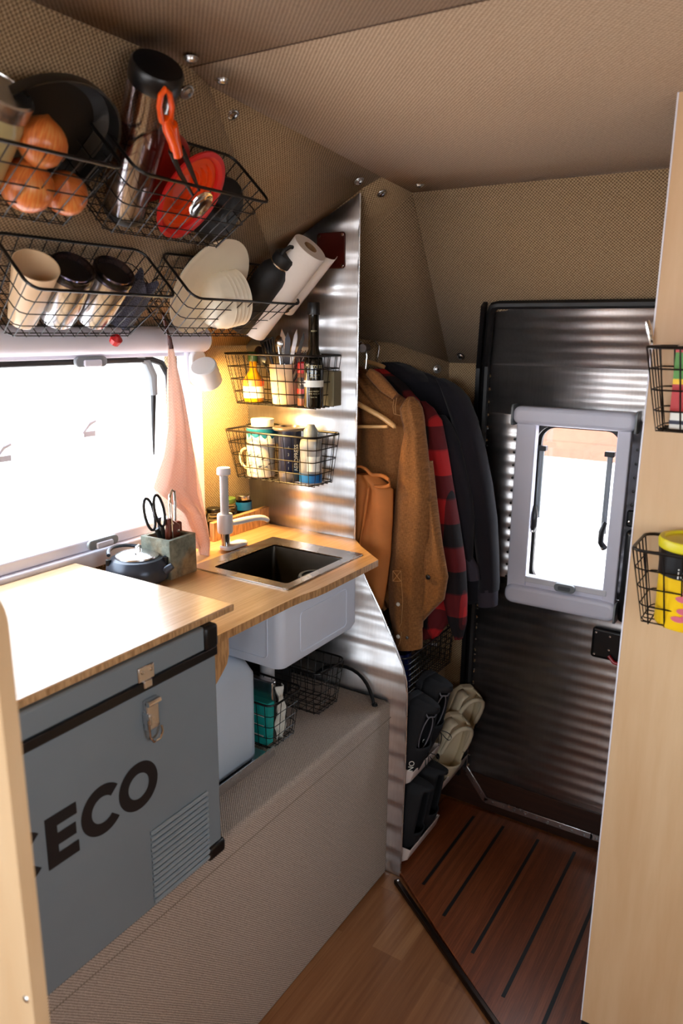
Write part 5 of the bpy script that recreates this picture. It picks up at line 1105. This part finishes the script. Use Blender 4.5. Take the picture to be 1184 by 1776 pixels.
def build_shoe(Mx, label, group, up, sole, trim, kind='running_shoe', L=.27, w=.09):
    t, prof = shoe_shell(Mx, None, kind, label, 'shoe' if kind != 'clog' else 'clog', L, w, group=group)
    NV, NU = 30, 20
    def upper(u, v):     # half tube opening behind the tongue
        wv, hv = prof(v); a = pi * u; op = max(0., min(1., (v - .42) / .16))
        x = wv * cos(a) * (1 - .0 * op); y = -hv * sin(a) ** .75
        if op > 0 and abs(cos(a)) < .62:  # foot opening dips inward
            k = 0
        return Vector((x, y - .012, v * L))
    m_ = MB().grid(upper, NU + 1, NV)
    lo, hi = (.42, .97) if kind != 'running_shoe' else (.50, .93)
    if kind == 'clog': lo, hi = .46, 1.1
    keep = []
    for f in m_.f:
        c = sum((m_.v[i] for i in f), Vector()) / len(f); v = c.z / L
        k0 = min(f); a = pi * ((k0 % (NU + 1)) + .5) / NU
        if abs(cos(a)) < (.90 if kind == 'clog' else .70) and lo < v < hi: continue
        keep.append(f)
    m_.f = keep
    
    if kind != 'clog': m_.add([upper(k / NU, 1.) for k in range(NU + 1)], [tuple(range(NU + 1))])
    m_.add([upper(k / NU, 0.) for k in range(NU + 1)], [tuple(range(NU + 1))])
    m_.out('upper', up, t, world=False, sharp=60, solid=.0035, weld=True)
    out_l = [(-(prof(v)[0] + .004), v * L) for v in [k / 16 for k in range(17)]] + [(prof(v)[0] + .004, v * L) for v in [1 - k / 16 for k in range(17)]]
    out_l = [(-.012, -.006)] + out_l[1:16] + [(-.018, L + .004), (.018, L + .004)] + out_l[18:33] + [(.012, -.006)]
    MB().prism(out_l, (0, -.016, 0), (1, 0, 0), (0, 0, 1), (0, .024, 0)).out('sole', sole, t, world=False, bevel=.005, seg=3)
    return t, prof
def shoe_mx(x, z, tilt=12, y=HXW - .022): return T(x, y, z) @ RX(tilt)
for x, z, lab in ((1.690, .272, 'black running shoe, nearer one of the pair standing heel-up behind the partition'), (1.770, .300, 'black running shoe, farther one of the heel-up pair')):
    t, pf = build_shoe(shoe_mx(x, z, 9) @ RZ(-12), lab, 'black running shoes', M['shoe'], M['shoe'], None)
    MB().tube([(.020 * cos(a) * 1.2, -.060 - .004 * sin(a), .175 + .055 * sin(a)) for a in [2 * pi * k / 20 for k in range(20)]], .0018, 6, closed=True).out('collar_piping', M['shoe_grey'], t, world=False)
    MB().tube([(-.026, -.052, .262), (-.022, -.070, .240), (.0, -.076, .236), (.022, -.070, .240), (.026, -.052, .262)], .0022, 6).out('heel_loop', M['shoe_grey'], t, world=False)
    for k in range(4): MB().tube([(-.018, -.062 + .003 * k, .125 - .018 * k), (0, -.070 + .004 * k, .12 - .018 * k), (.018, -.062 + .003 * k, .117 - .018 * k)], .0018, 6).out('lace', M['shoe_grey'], t, world=False)
    for s_ in (-1, 1): MB().tube([(0, -.074, .122), (s_ * .012, -.095, .125), (s_ * .030, -.105, .105), (s_ * .024, -.098, .085), (s_ * .006, -.078, .115)], .0016, 6).out('lace_bow', M['black'], t, world=False, sub=1)
    text('ON', .022, 'logo', M['label_white'], t, frame((-.0345, -.0565, .080), (0, 0, -1), (.73, -.68, 0), (-.68, -.73, 0)), world=False)
for x, z, lab in ((1.925, .128, 'cream foam clog with a black strap rivet, nearer one of the pair'), (2.005, .185, 'cream foam clog, farther one against the door edge')):
    t, pf = build_shoe(shoe_mx(x, z, 14) @ RZ(-34), lab, 'cream clogs', M['clog'], M['clog'], None, 'clog', L=.255, w=.095)
    for s_ in (-1, 1): MB().lathe([(.0085, 0), (.008, .003), (0, .004)], T(s_ * .0465, -.045, .135) @ Matrix.Rotation(s_ * pi / 2, 4, 'Y'), 18).out('strap_rivet', M['black'], t, world=False)
    MB().tube([(-.040, -.045, .135), (-.040, -.058, .20), (-.030, -.066, .245), (0, -.070, .258), (.030, -.066, .245), (.040, -.058, .20), (.040, -.045, .135)], .0075, 10).out('heel_strap', M['clog'], t, world=False, sub=1)
for x, z, lab in ((1.690, .028, 'black slipper in the lowest holder, nearer the partition'), (1.785, .030, 'black slipper in the lowest holder, farther one')):
    build_shoe(shoe_mx(x, z, 6), lab, 'black slippers', M['shoe'], M['shoe'], None, 'slipper', L=.25)
